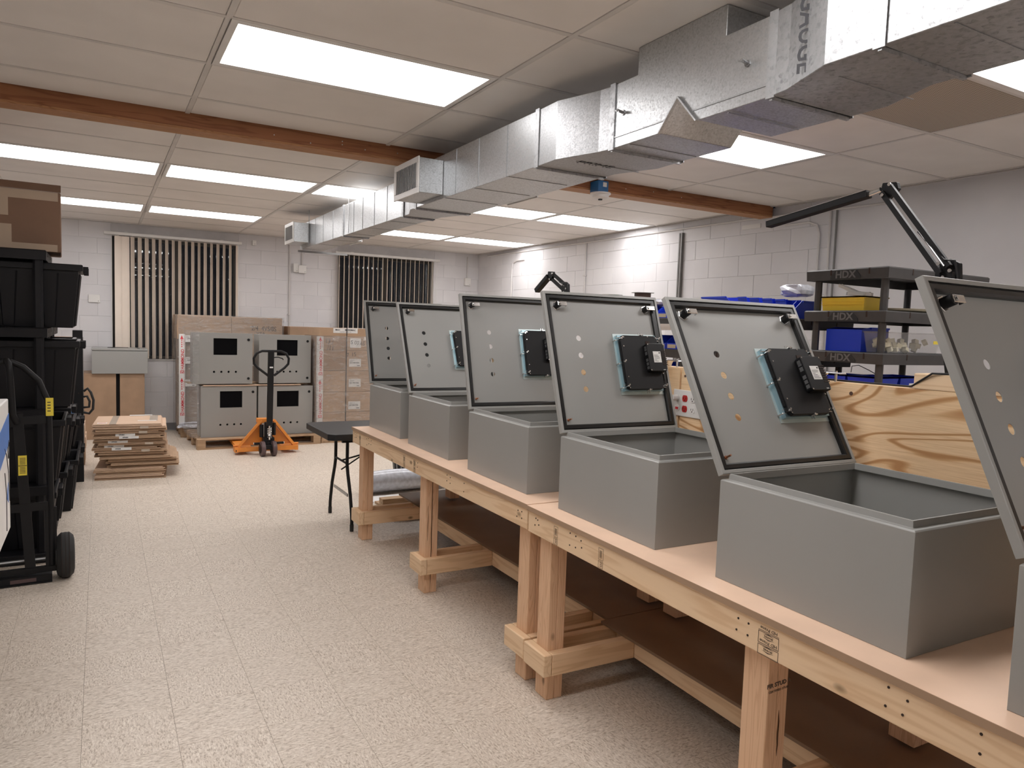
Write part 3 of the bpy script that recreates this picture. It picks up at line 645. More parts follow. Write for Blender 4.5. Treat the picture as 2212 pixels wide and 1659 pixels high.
# plywood divider on the bench backs
def divider(label, y0, y1, rz, x):
    t = thing('divider_board', label, 'board', (x, y0, ZBt), rz)
    put('plywood_panel', MB().box(-.018, 0, 0, y1-y0, .0, .566), M['ply'], t, bevel=.001, seg=1)
    put('cap_rail', MB().box(.001, .089, 0, y1-y0, .527, .565), M['pine_y'], t, bevel=.003)
    for y in (.04, (y1-y0)/2, y1-y0-.08): put('post', MB().box(.001, .039, y, y+.089, 0, .5265), M['fir_z'], t)
    return t
dv2 = divider('tall plywood divider board with swirling grain behind the nearest cabinets', .13, 2.535, 0, 2.352)
dv1 = divider('plywood divider board with a multi-gang outlet plate, behind the far cabinets', 2.545, 4.93, 0, 2.352)
put('screw', MB().cyl((-.0195, 1.53, .53), (-.018, 1.53, .53), .007, 10).cyl((-.0195, 2.38, .53), (-.018, 2.38, .53), .006, 10), M['brown'], dv2)
# outlet plate
t = thing('outlet_plate', 'white four-gang outlet plate with two red receptacles on the plywood divider', 'outlet', (2.3335, 2.475, 1.185))
put('cover_plate', MB().box(-.006, 0, -.11, .10, -.06, .062), M['white'], t, bevel=.003)
def rec(y, mat, kind):
    for z in (.024, -.024):
        if kind == 'gfci' and z < 0:
            put('rocker_socket', MB().cyl((-.008, y, z), (-.006, y, z), .016, 20), M['white'], t); put('red_button', MB().box(-.0095, -.008, y-.009, y+.009, z-.006, z+.005), M['red'], t); continue
        poly = [(y+.0165*math.cos(a)*1.0, z+.0185*max(-.8, min(.8, math.sin(a)))) for a in [2*math.pi*k/24 for k in range(24)]]
        o = put('receptacle', MB().prism(poly, -.0085, -.006, 'x'), mat, t)
        put('socket_slot', MB().box(-.0092, -.0085, y-.008, y-.0055, z-.003, z+.006).box(-.0092, -.0085, y+.0055, y+.008, z-.003, z+.006).cyl((-.0092, y, z-.008), (-.0085, y, z-.008), .003, 8), M['nail'], o)
rec(.072, M['white'], 'gfci'); rec(.022, M['redp'], 'n'); rec(-.028, M['white'], 'n'); rec(-.078, M['white'], 'n')
t2_ = one('white_plug', MB().cyl((-.0095, 0, 0), (-.04, 0, 0), .014, 14).tube([(-.038, 0, 0), (-.055, .01, -.005), (-.06, .05, -.02), (-.05, .1, -.03)], .004, 8), M['white'], 'white plug pushed into the leftmost socket of the outlet plate', 'plug')
t2_.location = (2.3335, 2.547, 1.209)
# things on top of the divider
bt_ = one('lumber_block', MB().box(-.052, .038, 0, .28, 0, .052), M['pine_y'], 'short squared offcut of pine lying on top of the plywood divider', 'wood block', bevel=.004)
bt_.location = (2.385, 1.155, ZBt+.5665)
c = one('black_cable', MB().tube([(2.372, 2.2, 1.351), (2.375, 1.9, 1.351), (2.372, 1.62, 1.351), (2.366, 1.47, 1.352), (2.335, 1.44, 1.356), (2.325, 1.37, 1.402), (2.345, 1.30, 1.404), (2.325, 1.2, 1.395), (2.332, 1.12, 1.35)], .0035, 8).mesh('black_cable', 60), M['black'], 'black cable looping along the divider top and around the pine offcut', 'cable')
t = one('cable_clip', MB().box(2.36, 2.385, 1.45, 1.466, 1.3475, 1.362), M['white'], 'small white cable clip on the divider top beside the pine offcut', 'clip')
def clampc(y, label):
    t = thing('clamp_bracket', label, 'bracket', (2.345, y, ZBt+.566), 0, 'bent metal brackets on the divider')
    pts = [(-.03, .028), (-.026, .034), (.045, .034), (.06, .020), (.066, .001), (.062, .001), (.055, .018), (.043, .030), (-.026, .030)]
    b = MB().prism([(p[0], p[1]) for p in pts], -.02, .02, 'y', Matrix.Rotation(R(90), 4, 'Z')); put('bracket_body', b, M['chrome'], t, bevel=.0015)
    put('bracket_screw', MB().cyl((0, 0, 0), (0, 0, .04), .005, 8), M['chrome'], t)
clampc(1.735, 'bent metal bracket on the divider, right of the second nearest cabinet'); clampc(2.58, 'bent metal bracket on the divider, above the outlet plate')

# ---------------------------------------------------------------- steel cabinets with raised lids
CW, CH = .6, .297
def cab_body_mesh():
    b = MB(); s = CW
    def r(i, z): return (i, s-i, i, s-i, z)
    b.rings([r(0, 0), r(0, CH-.004), r(.004, CH), r(.016, CH+.001), r(.018, CH+.017), r(.021, CH+.018), r(.0225, CH+.017), r(.024, CH-.004), r(.005, CH-.006), r(.005, .004)])
    me = b.mesh('body'); me.materials.append(M['grey']); return me
bodyme = cab_body_mesh()
HOLES = [.407, .331, .257, .184]
def lid_meshes():
    s = CW+.006
    hol = [circ(.160, z, .0125) for z in HOLES]+[rect(.355, .535, .185, .405)]
    vs, fs = plate(rect(.02, s-.02, .02, s-.02), hol, .0018)
    b = MB(); b.add(vs, fs, XZ)
    # folded rim: outer face, return lip
    def ring(i, y): return [(i, y, i), (s-i, y, i), (s-i, y, s-i), (i, y, s-i)]
    prof = [(.022, -.0018), (.022, .0), (.0, .0), (.0, -.019), (.002, -.020), (.0125, -.020), (.0125, -.018), (.0022, -.017), (.0022, -.0018)]
    V = []; F = []
    for i, y in prof: V += ring(i, y)
    m = len(prof)
    for i in range(m-1):
        for k in range(4): F.append((i*4+k, i*4+4+k, i*4+4+(k+1) % 4, i*4+(k+1) % 4))
    b.add(V, F)
    lm = b.mesh('lid'); lm.materials.append(M['grey'])
    g = MB(); prof = [(.0135, -.0018), (.0135, -.0125), (.017, -.0175), (.029, -.0175), (.034, -.013), (.034, -.0018)]; V = []; F = []
    for i, y in prof: V += ring(i, y)
    for i in range(len(prof)-1):
        for k in range(4): F.append((i*4+k, i*4+4+k, i*4+4+(k+1) % 4, i*4+(k+1) % 4))
    g.add(V, F); gm = g.mesh('gasket', 30); gm.materials.append(M['gask']); return lm, gm
lidme, gasme = lid_meshes()
def hexp(cx, cz, r, a=0): return [(cx+r*math.cos(R(60)*k+a), cz+r*math.sin(R(60)*k+a)) for k in range(6)]
def latch(parent, T, u, v):
    hx = put('latch', MB().prism(hexp(u, v, .0205, .3), -.006, -.0018, 'y'), M['chrome'], parent, T, bevel=.001, seg=1)
    put('latch_barrel', MB().cyl((u, -.006, v), (u, -.030, v), .0135, 20).mesh('latch_barrel', 40), M['blackp'], hx)
    cm = MB().cyl((u, -.030, v), (u, -.034, v), .0085, 14).cyl((u, -.034, v), (u, -.040, v), .0055, 8)
    cm.box(u-.008, u+.036, -.034, -.0305, v-.009, v+.009, ).box(u+.034, u+.0375, -.0305, -.018, v-.009, v+.009)
    put('latch_cam', cm, M['chrome'], hx, bevel=.0008, seg=1)
def panel(parent, T):
    """touch panel seen from behind: plated bezel, black housing, add-on module, clamps"""
    u0, u1, v0, v1 = .338, .573, .156, .430
    bz = MB(); bz.add(*plate(rect(u0, u1, v0, v1), [rect(.360, .552, .182, .408)], .0022), T=Matrix.Translation((0, -.0022, 0)) @ XZ)
    p = put('touch_panel', bz, M['bezel'], parent, T, bevel=.0006, seg=1)
    side = MB(); a, b_, c_, d = .347, .556, .169, .418
    side.rings([(a, b_, c_, d, .0045), (a, b_, c_, d, .024), (a+.004, b_-.004, c_+.004, d-.004, .024)], XZ, capa=True); put('panel_chassis', side, M['zinc'], p)
    h = MB(); a, b_, c_, d = .351, .552, .171, .414; c = .014
    poly = [(a+c, c_), (b_-c, c_), (b_, c_+c), (b_, d-c), (b_-c, d), (a+c, d), (a, d-c), (a, c_+c)]
    h.prism(poly, .0242, .040, 'z', XZ); put('rear_housing', h, M['blackp'], p, bevel=.002, seg=1)
    for z0, z1 in ((.205, .285), (.305, .385)): put('housing_rib', MB().prism([(a-.0035, z0), (a-.0002, z0-.004), (a-.0002, z1+.004), (a-.0035, z1)], .026, .036, 'z', XZ), M['blackp'], p)
    m = MB(); a, b_, c_, d = .468, .563, .246, .372; c = .006
    poly = [(a+c, c_), (b_-c, c_), (b_, c_+c), (b_, d-c), (b_-c, d), (a+c, d), (a, d-c), (a, c_+c)]
    m.prism(poly, .0402, .066, 'z', XZ); put('plug_in_module', m, M['blackp'], p, bevel=.002, seg=1)
    pt = MB()
    for z, hh in ((.350, .010), (.330, .009), (.300, .008), (.283, .008), (.266, .008)): pt.box(.4672, .4679, -.060, -.046, z-hh, z+hh*.6)
    put('module_port', pt, M['steel'], p); put('module_connector', MB().box(.466, .4678, -.060, -.047, .348, .360), M['chrome'], p)
    sl = MB()
    for k in range(8): sl.box(.540, .5665, -.0672, -.0662, .275+k*.0085, .279+k*.0085)
    put('vent_slot', sl, M['nail'], p, kind='stuff')
    put('housing_tab', MB().box(.484, .507, -.042, -.0402, .373, .388), M['nail'], p)
    put('module_label', MB().box(.494, .536, -.0668, -.0662, .285, .335), M['paper'], p)
    ml = MB()
    for k in range(6): ml.box(.498, .498+random.uniform(.012, .034), -.0671, -.0669, .290+k*.0055, .2915+k*.0055)
    ml.box(.526, .532, -.0671, -.0669, .325, .331); put('module_print', ml, M['ink'], p, kind='stuff')
    text('module_print', 'LINK', .006, M['paper'], p, (.545, -.0663, .252), FRONT, 0)
    def clip(u, v, ax):
        cl = MB()
        if ax == 'u': cl.box(u-.013, u+.015, -.030, -.0265, v-.007, v-.005).box(u-.013, u+.015, -.030, -.0265, v+.005, v+.007).cyl((u+.006, -.044, v), (u+.006, -.0265, v), .004, 8).cyl((u-.014, -.0265, v-.005), (u-.014, -.003, v-.005), .003, 6).cyl((u+.013, -.042, v+.006), (u+.013, -.0403, v+.006), .0035, 8)
        else: cl.box(u-.007, u-.005, -.032, -.0265, v-.012, v+.012).box(u+.005, u+.007, -.032, -.0265, v-.012, v+.012).cyl((u, -.044, v), (u, -.0265, v), .004, 8).cyl((u+.006, -.040, v), (u+.012, -.040, v), .003, 6)
        put('mounting_clamp', cl, M['chrome'], p)
    for v in (.187, .295, .400): clip(.349, v, 'u'); clip(.555, v, 'u')
    clip(.466, .417, 'v'); clip(.466, .170, 'v')
    sc = MB()
    for (u, v) in ((.362, .179), (.362, .228), (.362, .365), (.368, .406), (.545, .405), (.545, .185), (.50, .41), (.556, .242)): sc.cyl((u, -.0412, v), (u, -.0402, v), .0028, 8)
    for (u, v) in ((.472, .367), (.558, .367), (.472, .251), (.558, .251)): sc.cyl((u, -.0672, v), (u, -.0662, v), .003, 8)
    put('housing_screw', sc, M['chrome'], p, kind='stuff')
def cabinet(label, x, y, tilt, rz, hmi=True, lrx=0):
    t = thing('steel_cabinet', label, 'cabinet', (x, y, ZBt+.0005), rz, 'grey steel cabinets open on the workbenches')
    put('body', bodyme, None, t, bevel=.0012, seg=2)
    T = Matrix.Translation((-.003, CW-.004, CH+.004)) @ Matrix.Rotation(R(-tilt), 4, 'X')
    T = Matrix.Translation((-.003, CW+.006, CH+.006)) @ Matrix.Rotation(R(-tilt), 4, 'X')
    l = put('lid', lidme, None, t, T, bevel=.0008, seg=2)
    put('gasket', gasme, None, l)
    put('ground_stud', MB().cyl((.05, -.0018, .055), (.05, -.026, .055), .0032, 10).cyl((.05, -.0018, .055), (.05, -.006, .055), .006, 6), M['copper'], l)
    latch(t, T, .068, .548); latch(t, T, .540, .548)
    if hmi: panel(t, T)
    hb = MB()
    for u in (.12, .48): hb.cyl((u-.02, CW+.004, CH+.004), (u+.02, CW+.004, CH+.004), .004, 8)
    put('hinge', hb, M['grey'], t)
    return t
spec = [('nearest open grey cabinet, cut off by the right edge of the photo', 1.562, .118, 23.9, .5, True),
        ('second nearest open grey cabinet, its whole body and leaning lid in view', 1.5885, .946, 29.4, -.8, True),
        ('open grey cabinet beside the outlet plate, third from the right edge', 1.603, 1.828, 18.7, -.7, True),
        ('open grey cabinet astride the bench middle, fourth from the right edge', 1.616, 2.690, 15.3, -.5, True),
        ('open grey cabinet second from the far end, only the edge of its screen showing', 1.630, 3.545, 24.6, -.3, True),
        ('farthest open grey cabinet, at the end of the far bench by the folding table', 1.648, 4.325, 17.1, 0, True)]
for lb, x, y, ti, rz, h in spec: cabinet(lb, x, y, ti, R(rz), h)

# ---------------------------------------------------------------- swing-arm lamps
def lamp(label, base, joint, elbow, head, tip, wid, sc=1.0):
    X = base[0]; t = thing('swing_arm_lamp', label, 'lamp', base, 0)
    o = Vector(base); rel = lambda p: Vector(p)-o
    J, E, H, Tp = rel(joint), rel(elbow), rel(head), rel(tip)
    cx = 2.446-X; put('clamp', MB().box(-.03, cx+.014, -.025, .025, .001, .012).box(cx, cx+.014, -.02, .02, -.06, .001).cyl((0, 0, .012), (0, 0, .05), .016, 12), M['blackp'], t, bevel=.002)
    put('base_arm', MB().bar((0, -.012*sc, .045), J+Vector((0, -.018*sc, -.01)), .014, .015*sc).bar((0, .018*sc, .045), J+Vector((0, .022*sc, -.01)), .014, .015*sc), M['blackp'], t)
    d = (E-J).normalized(); n = Vector((0, -d.z, d.y))
    put('joint_plate', MB().prism([((J+a).y, (J+a).z) for a in (Vector((0, -.035, -.03))*sc, Vector((0, .028, -.035))*sc, Vector((0, .034, .02))*sc, Vector((0, .0, .036))*sc, Vector((0, -.03, .02))*sc)][::1], -.010, .010, 'x'), M['blackp'], t, bevel=.002, seg=1)
    put('upper_arm', MB().bar(J+n*.014*sc, E+n*.014*sc, .014, .017*sc).bar(J-n*.020*sc, E-n*.018*sc, .014, .017*sc), M['blackp'], t)
    put('elbow_plate', MB().prism([((E+a).y, (E+a).z) for a in (Vector((0, -.03, -.002))*sc, Vector((0, .005, -.034))*sc, Vector((0, .034, .008))*sc, Vector((0, .03, .026))*sc, Vector((0, -.022, .022))*sc)], -.010, .010, 'x'), M['blackp'], t, bevel=.002, seg=1)
    dd = (Tp-H).normalized(); nn = Vector((0, -dd.z, dd.y))
    hb = put('lamp_head', MB().bar(H, Tp, .035, .024*sc), M['blackp'], t, bevel=.003); put('head_trim', MB().bar(H+nn*.013*sc, Tp+nn*.013*sc, .037, .0015), M['chrome'], hb)
    put('head_swivel', MB().cyl(E+Vector((0, .02, 0))*sc, H, .008*sc, 10), M['chrome'], t)
    sp = MB()
    for q in (J+Vector((0, -.02, -.005))*sc, J+Vector((0, .018, .018))*sc, J+Vector((0, 0, -.026))*sc, E+Vector((0, -.018, .01))*sc, E+Vector((0, .006, -.022))*sc): sp.cyl(q+Vector((-.014, 0, 0)), q+Vector((-.010, 0, 0)), .006*sc, 10)
    put('pivot_bolt', sp, M['chrome'], t, kind='stuff')
    mid = J.lerp(E, .45); put('spring', MB().cyl(J+Vector((-.008, 0, .01)), mid+n*.004, .004*sc, 8).cyl(J+Vector((.008, 0, .01)), mid+n*.006, .004*sc, 8), M['steel'], t)
    put('lamp_cord', MB().tube([mid, J+Vector((-.012, .0, .03))*sc, J+Vector((-.012, -.035, .025))*sc, J+Vector((-.012, -.045, -.02))*sc, Vector((.012, -.02, .1)), Vector((.012, -.02, .03))], .003, 6).mesh('lamp_cord', 60), M['black'], t)
lamp('large black swing-arm lamp reaching up over the nearest cabinets', (2.38, 1.33, ZBt+.5665), (2.35, 1.368, 1.735), (2.35, 1.592, 2.022), (2.35, 1.655, 2.012), (2.35, 2.094, 1.952), .0)
lamp('small-looking black lamp with folded arm behind the middle cabinets', (2.40, 3.61, ZBt+.5665), (2.40, 3.63, 1.752), (2.40, 3.788, 1.832), (2.40, 3.815, 1.828), (2.40, 3.955, 1.742), .0)
# ---------------------------------------------------------------- resin shelving
def shelving(label, x0, x1, y0, y1, tiers, mat='shelf', logo=None, post=.036, foot=0, group=None, th=.055):
    """tiers: z of each shelf top; posts run between shelves"""
    t = thing('resin_shelving', label, 'shelving', (0, 0, 0), 0, group)
    sh = MB(); w, d = x1-x0, y1-y0
    sh.rings([(x0+.03, x1-.03, y0+.03, y1-.03, -.012), (x0+.03, x1-.03, y0+.03, y1-.03, -.012), (x0+.012, x1-.012, y0+.012, y1-.012, -.012), (x0+.012, x1-.012, y0+.012, y1-.012, -th), (x0+.002, x1-.002, y0+.002, y1-.002, -th), (x0, x1, y0, y1, -.006), (x0+.006, x1-.006, y0+.006, y1-.006, 0)], capa=True, capb=True)
    me = sh.mesh('shelf'); me.materials.append(M[mat])
    gm = MB()
    L_ = [(f, s) for f in (.22, .68) for s in (0, 1)]
    for f, s in L_:
        xx = x0+w*f; yy = y0+d*f
        yq = (y0-.0006, y0+.004) if s == 0 else (y1-.004, y1+.0006); gm.box(xx-.004, xx+.004, yq[0], yq[1], -.032, -.004)
        xq = (x0-.0006, x0+.004) if s == 0 else (x1-.004, x1+.0006); gm.box(xq[0], xq[1], yy-.004, yy+.004, -.032, -.004)
    gme = gm.mesh('shelf_slot'); gme.materials.append(M['nail'])
    for k, z in enumerate(tiers):
        s_ = put('shelf', me, None, t, Matrix.Translation((0, 0, z)))
        put('shelf_slot', gme, None, s_)
        if logo and k < 4:
            yc = (y0+y1)/2-.0; b = MB().prism([(yc+.085, -.054), (yc+.085, -.040), (yc+.055, -.006), (yc-.055, -.006), (yc-.085, -.040), (yc-.085, -.054)][::-1], x0-.0016, x0-.0002, 'x')
            put('logo_badge', b, M['logod'], s_); text('logo_print', logo, .050, M['hdx'], s_, (x0-.0018, yc, -.031), LEFT, 0, 1.05, .0015)
    zs_ = list(tiers)+[foot]
    for z1, z0 in zip(zs_, zs_[1:]):
        top = z1-th; bot = z0
        if top-bot < .02: continue
        for px_, py_ in ((x0+.045, y0+.045), (x1-.045, y0+.045), (x0+.045, y1-.045), (x1-.045, y1-.045)):
            h = post/2; c = .012
            put('post', MB().prism([(px_-h+c, py_-h), (px_+h-c, py_-h), (px_+h, py_-h+c), (px_+h, py_+h-c), (px_+h-c, py_+h), (px_-h+c, py_+h), (px_-h, py_+h-c), (px_-h, py_-h+c)], bot+.0005, top+.012 if False else top-.0005), M[mat], t)
    return t
shelving('charcoal resin shelving with logo badges, yellow bin on its second shelf', 3.262, 4.13, 2.165, 2.63, [1.858, 1.648, 1.442, 1.235, .9, .5, .12], logo='HDX')
shelving('charcoal resin shelving holding the row of blue bins, near section', 3.262, 3.72, 2.66, 3.52, [1.606, 1.402, 1.19, .8, .4, .08])
shelving('charcoal resin shelving holding the bags and wire spools, far section', 3.262, 3.72, 3.55, 4.95, [1.606, 1.402, 1.19, .8, .4, .08])
one('white_rail', MB().box(3.245, 3.2605, 3.15, 4.6, 1.525, 1.545).box(3.2395, 3.2605, 3.15, 4.6, 1.545, 1.567), M['white'], 'white metal rail along the shelf front between the two leaning lids', 'rail')
bl = bpy.data.objects['white_rail']
def bin_mesh(w, d, h, lip=.45):
    # open-front stacking bin: opening towards -x; w along y, d along x
    b = MB(); t = .003
    for s in (0, 1):
        y = 0 if s == 0 else w-t
        b.prism([(0, 0), (d, 0), (d, h), (d*.32, h), (0, h*lip)], y, y+t, 'y')
    b.box(0, d, t, w-t, 0, t).box(d-t, d, t, w-t, t, h).box(0, t, t, w-t, t, h*lip)
    b.box(d*.32, d, -.006, 0, h-.010, h).box(d*.32, d, w, w+.006, h-.010, h)
    return b
def blue_bin(label, x, y, z, w=.093, d=.19, h=.115, rz=0, group='blue bins on the shelving', lab=True, lip=.42):
    t = thing('stacking_bin', label, 'bin', (x, y, z), rz, group)
    put('bin_body', bin_mesh(w, d, h, lip), M['blue'], t)
    if lab: put('bin_label', MB().box(-.0012, -.0002, w*.12, w*.9, h*.06, h*lip*.8), M['amber'], t)
    return t
ys = [2.76, 2.865, 2.97, 3.075]
nm = ['blue bin in the row, nearest the shelf post', 'blue bin in the row, second from the post', 'blue bin in the row, second from the far end', 'blue bin in the row, at its left end beside the long bin']
for y, n, h in zip((2.765, 2.858, 2.951, 3.044), nm, (.108, .114, .120, .127)): blue_bin('open '+n, 3.43, y, 1.6068, .13, .0925, h, R(90), lab=False, lip=.3)
blue_bin('wide blue bin with a yellow label tucked beside the black post', 3.285, 2.722, 1.6068, .04, .22, .10, group='blue bins on the shelving')
blue_bin('long blue bin tilted at the left end of the row', 3.43, 3.138, 1.6068, .13, .30, .133, R(90), lab=False, lip=.35)
for i, y in enumerate((3.632, 3.74, 3.85, 3.96)): blue_bin('blue bin under the bagged parts, %s' % ['nearest, seen between the two lids', 'second in line', 'third in line', 'fourth in line'][i], 3.29, y, 1.6068, .10, .2, .085)
for i, y in enumerate((3.632, 3.74, 3.85, 3.96)): blue_bin('blue bin on the shelf below the white rail, %s' % ['nearest', 'second', 'third', 'farthest'][i], 3.29, y, 1.4028, .10, .2, .09)
for i, y in enumerate((3.632, 3.77, 3.91)): blue_bin('blue bin low behind the divider top, %s' % ['nearest', 'middle', 'farthest'][i], 3.29, y, 1.1908, .12, .2, .12)
for i, (y, z) in enumerate(((3.585, 1.27), (3.66, 1.27))): pass
# bags, spools
def blob(w, d, h, seed, n=10, m=6, amp=.12):
    rnd = random.Random(seed); b = MB(); vs = []; fs = []
    for j in range(m+1):
        ph = math.pi*j/m
        for i in range(n):
            th = 2*math.pi*i/n; r = 1+rnd.uniform(-amp, amp); cx = math.cos(th)*math.sin(ph); cy = math.sin(th)*math.sin(ph)
            e = .55; cx = math.copysign(abs(cx)**e, cx); cy = math.copysign(abs(cy)**e, cy); cz = math.copysign(abs(math.cos(ph))**.6, math.cos(ph))
            vs.append((cx*w/2*r, cy*d/2*r, max(0, h/2+cz*h/2*r)))
    for j in range(m):
        for i in range(n): fs.append((j*n+i, (j+1)*n+i, (j+1)*n+(i+1) % n, j*n+(i+1) % n))
    return b.add(vs, fs)
for i, (y, w, lb) in enumerate(((3.72, .18, 'crinkled clear bag of small parts lying on the blue bins, nearest'), (3.93, .2, 'crinkled clear bag of parts left of the nearest bag'), (4.15, .2, 'crinkled clear bag of parts beside the navy spool'))):
    o = one('parts_bag', blob(.2, w, .045, i), M['bag'], lb, 'bag', 'bagged parts on the shelf'); o.location = (3.40, y, 1.6935 if y < 4.0 else 1.6072)
    if y > 4.0: o.scale = (1, 1, 2.9)
bg = one('cable_bag', blob(.14, .17, .07, 9, 14, 8, .1), M['bag'], 'rounded clear bag of blue and white cable resting on the blue bins', 'bag', ); bg.location = (3.44, 2.83, 1.733)
def spool(label, x, y, z, r, h, wire, rot=0):
    t = thing('wire_spool', label, 'spool', (x, y, z), 0, 'wire spools on the shelf')
    put('flange', MB().cyl((0, 0, 0), (0, 0, .003), r, 24).cyl((0, 0, h-.003), (0, 0, h), r, 24), M['paper'], t)
    put('wound_wire', MB().cyl((0, 0, .0031), (0, 0, h-.0031), r*.72, 24).mesh('wound_wire', 40), M[wire], t)
spool('wire spool with black wire, at the left end of the shelf', 3.45, 4.83, 1.607, .09, .185, 'black')
spool('wire spool with white wire, between the black and the green', 3.45, 4.70, 1.607, .055, .18, 'white')
spool('wire spool with bright green wire', 3.42, 4.54, 1.607, .09, .18, 'green')
spool('wire spool with brown wire standing tallest', 3.55, 4.32, 1.607, .085, .197, 'brown')
nv = one('blue_marker_tube', MB().cyl((3.33, 4.46, 1.70), (3.33, 4.26, 1.70), .022, 14), M['navy'], 'navy blue tube lying in front of the brown wire spool', 'tube')
pb = one('parts_box', MB().box(3.30, 3.50, 4.22, 4.46, 1.607, 1.677), M['paper'], 'low white carton under the navy tube', 'box', bevel=.003)
# items on the HDX unit
def tray(w, d, h, t=.003, taper=.012):
    b = MB(); q = taper
    b.rings([(q, w-q, q, d-q, 0), (0, w, 0, d, h), (-.004, w+.004, -.004, d+.004, h), (-.004, w+.004, -.004, d+.004, h-.006), (-.004, w+.004, -.004, d+.004, h), (t, w-t, t, d-t, h), (q+t, w-q-t, q+t, d-q-t, t)], capb=True)
    return b
t = thing('yellow_bin', 'yellow parts bin on the second shelf of the badge shelving', 'bin', (3.285, 2.30, 1.649))
put('bin_body', tray(.19, .245, .072, taper=.006), M['yellow'], t)
rb = MB(); 
for z in (.030, .045): rb.box(-.0035, .004, .0, .245, z, z+.002)
put('bin_rib', rb, M['yellow'], t)
for i, (x, y, z, a, b_) in enumerate(((3.33, 2.42, 1.748, 15, 24), (3.34, 2.37, 1.728, -20, 8), (3.38, 2.40, 1.726, 60, 4), (3.32, 2.35, 1.724, 10, 3))):
    o = one('white_connector', MB().box(-.012, .012, -.06, .06, .0, .016).box(-.006, .006, -.05, .05, .016, .020), M['paper'], 'white plastic connector strip heaped in the yellow bin, %s' % ['sticking up highest', 'crossing beneath the highest', 'at the right of the heap', 'flat at the near edge'][i], 'connector', 'connectors in the yellow bin', bevel=.001, seg=1)
    o.location = (x, y, z); o.rotation_euler = (R(b_), 0, R(a))
pl_ = thing('round_tray', 'pale cream shallow tray behind the yellow bin', 'tray', (3.70, 2.38, 1.649))
put('tray_body', MB().tube([(0, 0, 0), (0, 0, .012), (0, 0, .022)], [.10, .15, .155], 28).mesh('tray_body', 40), M['amber'], pl_); pl_.scale = (1.3, 1, 1)
t = thing('blue_tote_bin', 'large dark blue bin lying on the third shelf beside the clear box', 'bin', (3.346, 2.345, 1.443))
put('bin_body', bin_mesh(.205, .22, .125, .9), M['blue'], t)
t = thing('clear_box', 'clear plastic box of tan terminal blocks on the third shelf', 'box', (3.346, 2.195, 1.443))
put('box_shell', tray(.44, .14, .105, .002, .014), M['clear'], t)
put('box_tag', MB().box(.36, .415, -.0065, -.0045, .05, .066), M['yel'], t)
rnd = random.Random(4); k = 0; tbm = MB().box(-.011, .011, -.013, .013, 0, .022).mesh('terminal_block'); tbm.materials.append(M['terra'])
for i in range(34):
    o = bpy.data.objects.new('terminal_block', tbm); COL.objects.link(o)
    o.location = (3.385+rnd.uniform(0, .34), 2.228+rnd.uniform(0, .075), 1.452+(i//14)*.02); o.rotation_euler = (rnd.uniform(-.5, .5), rnd.uniform(-.5, .5), rnd.uniform(0, 3))
    o['label'] = 'tan terminal block loose inside the clear plastic box'; o['category'] = 'terminal block'; o['group'] = 'terminal blocks in the clear box'
for i, (x, y, w, d) in enumerate(((3.345, 2.42, .18, .12), (3.345, 2.245, .18, .165), (3.55, 2.25, .24, .2))):
    t = thing('parts_tray', 'low blue tray just above the divider top, %s' % ['left of the shelf post', 'nearest the shelf post', 'to the right behind the post'][i], 'tray', (x, y, 1.236), 0, 'low trays behind the divider')
    put('tray_body', tray(w, d, .085), M['blue'], t)
wz = one('wire_bundle', (lambda b: [b.tube([(3.33+.01*i, 2.66-.012*i, 1.385), (3.32, 2.67-.02*i, 1.32+.006*i), (3.31+.012*i, 2.62+.01*i, 1.25)], .002, 6) for i in range(7)] and b)(MB()), M['black'], 'dangling dark wires with yellow tags below the third shelf', 'wires')
for i, (y, z) in enumerate(((2.655, 1.345), (2.625, 1.325))):
    o = one('wire_tag', MB().box(-.001, 0, -.03, .03, -.006, .006), M['yel'], 'yellow flag tag on the dangling wires, %s' % ['upper left one', 'lower right one'][i], 'tag', 'yellow tags on the wires'); o.location = (3.30, y, z); o.rotation_euler = (R(-18), 0, 0)
lw = one('loose_wire', MB().tube([(3.5, 2.5, 1.33), (3.45, 2.46, 1.365), (3.42, 2.40, 1.372), (3.42, 2.34, 1.35), (3.44, 2.30, 1.325)], .002, 6), M['black'], 'thin black wire arching out of the low blue tray', 'wire')

# ---------------------------------------------------------------- black folding table
t = thing('folding_table', 'black plastic folding table beyond the far end of the bench', 'table', (1.385, 4.995, 0))
c = .045; w, d = 1.8, .70
poly = [(c, 0), (w-c, 0), (w, c), (w, d-c), (w-c, d), (c, d), (0, d-c), (0, c)]
put('table_top', MB().prism(poly, .675, .72), M['black'], t, bevel=.004, seg=2)
put('under_frame', MB().box(.12, 1.68, .09, .115, .645, .6745).box(.12, 1.68, .585, .61, .645, .6745), M['blackp'], t)
for xo, s in ((.19, 1), (1.61, -1)):
    lg = MB()
    for y0, y1, s2 in ((.20, .065, 1), (.50, .635, -1)):
        lg = MB().tube([(xo, y0, .645), (xo, y0, .46), (xo, y0-.02*s2, .40), (xo, (y0+y1)/2-.02*s2, .26), (xo, y1+.012*s2, .14), (xo, y1, .09), (xo, y1, .0)], .0125, 10)
        l_ = put('leg', lg.mesh('leg', 50), M['blackp'], t); put('foot_cap', MB().cyl((xo, y1, 0), (xo, y1, .05), .0145, 12), M['rub'], l_)
    put('leg_brace', MB().bar((xo, .175, .20+.04), (xo, .525, .24), .008, .02), M['steel'], t)
    put('leg_crossbar', MB().cyl((xo, .2, .47), (xo, .5, .47), .008, 8), M['blackp'], t)
    put('fold_strut', MB().bar((xo, .35, .47), (xo+.22*s, .35, .52), .02, .008).bar((xo+.16*s, .35, .51), (xo+.42*s, .35, .66), .024, .01).bar((xo, .35, .40), (xo+.16*s, .35, .5), .01, .008), M['blackp'], t)

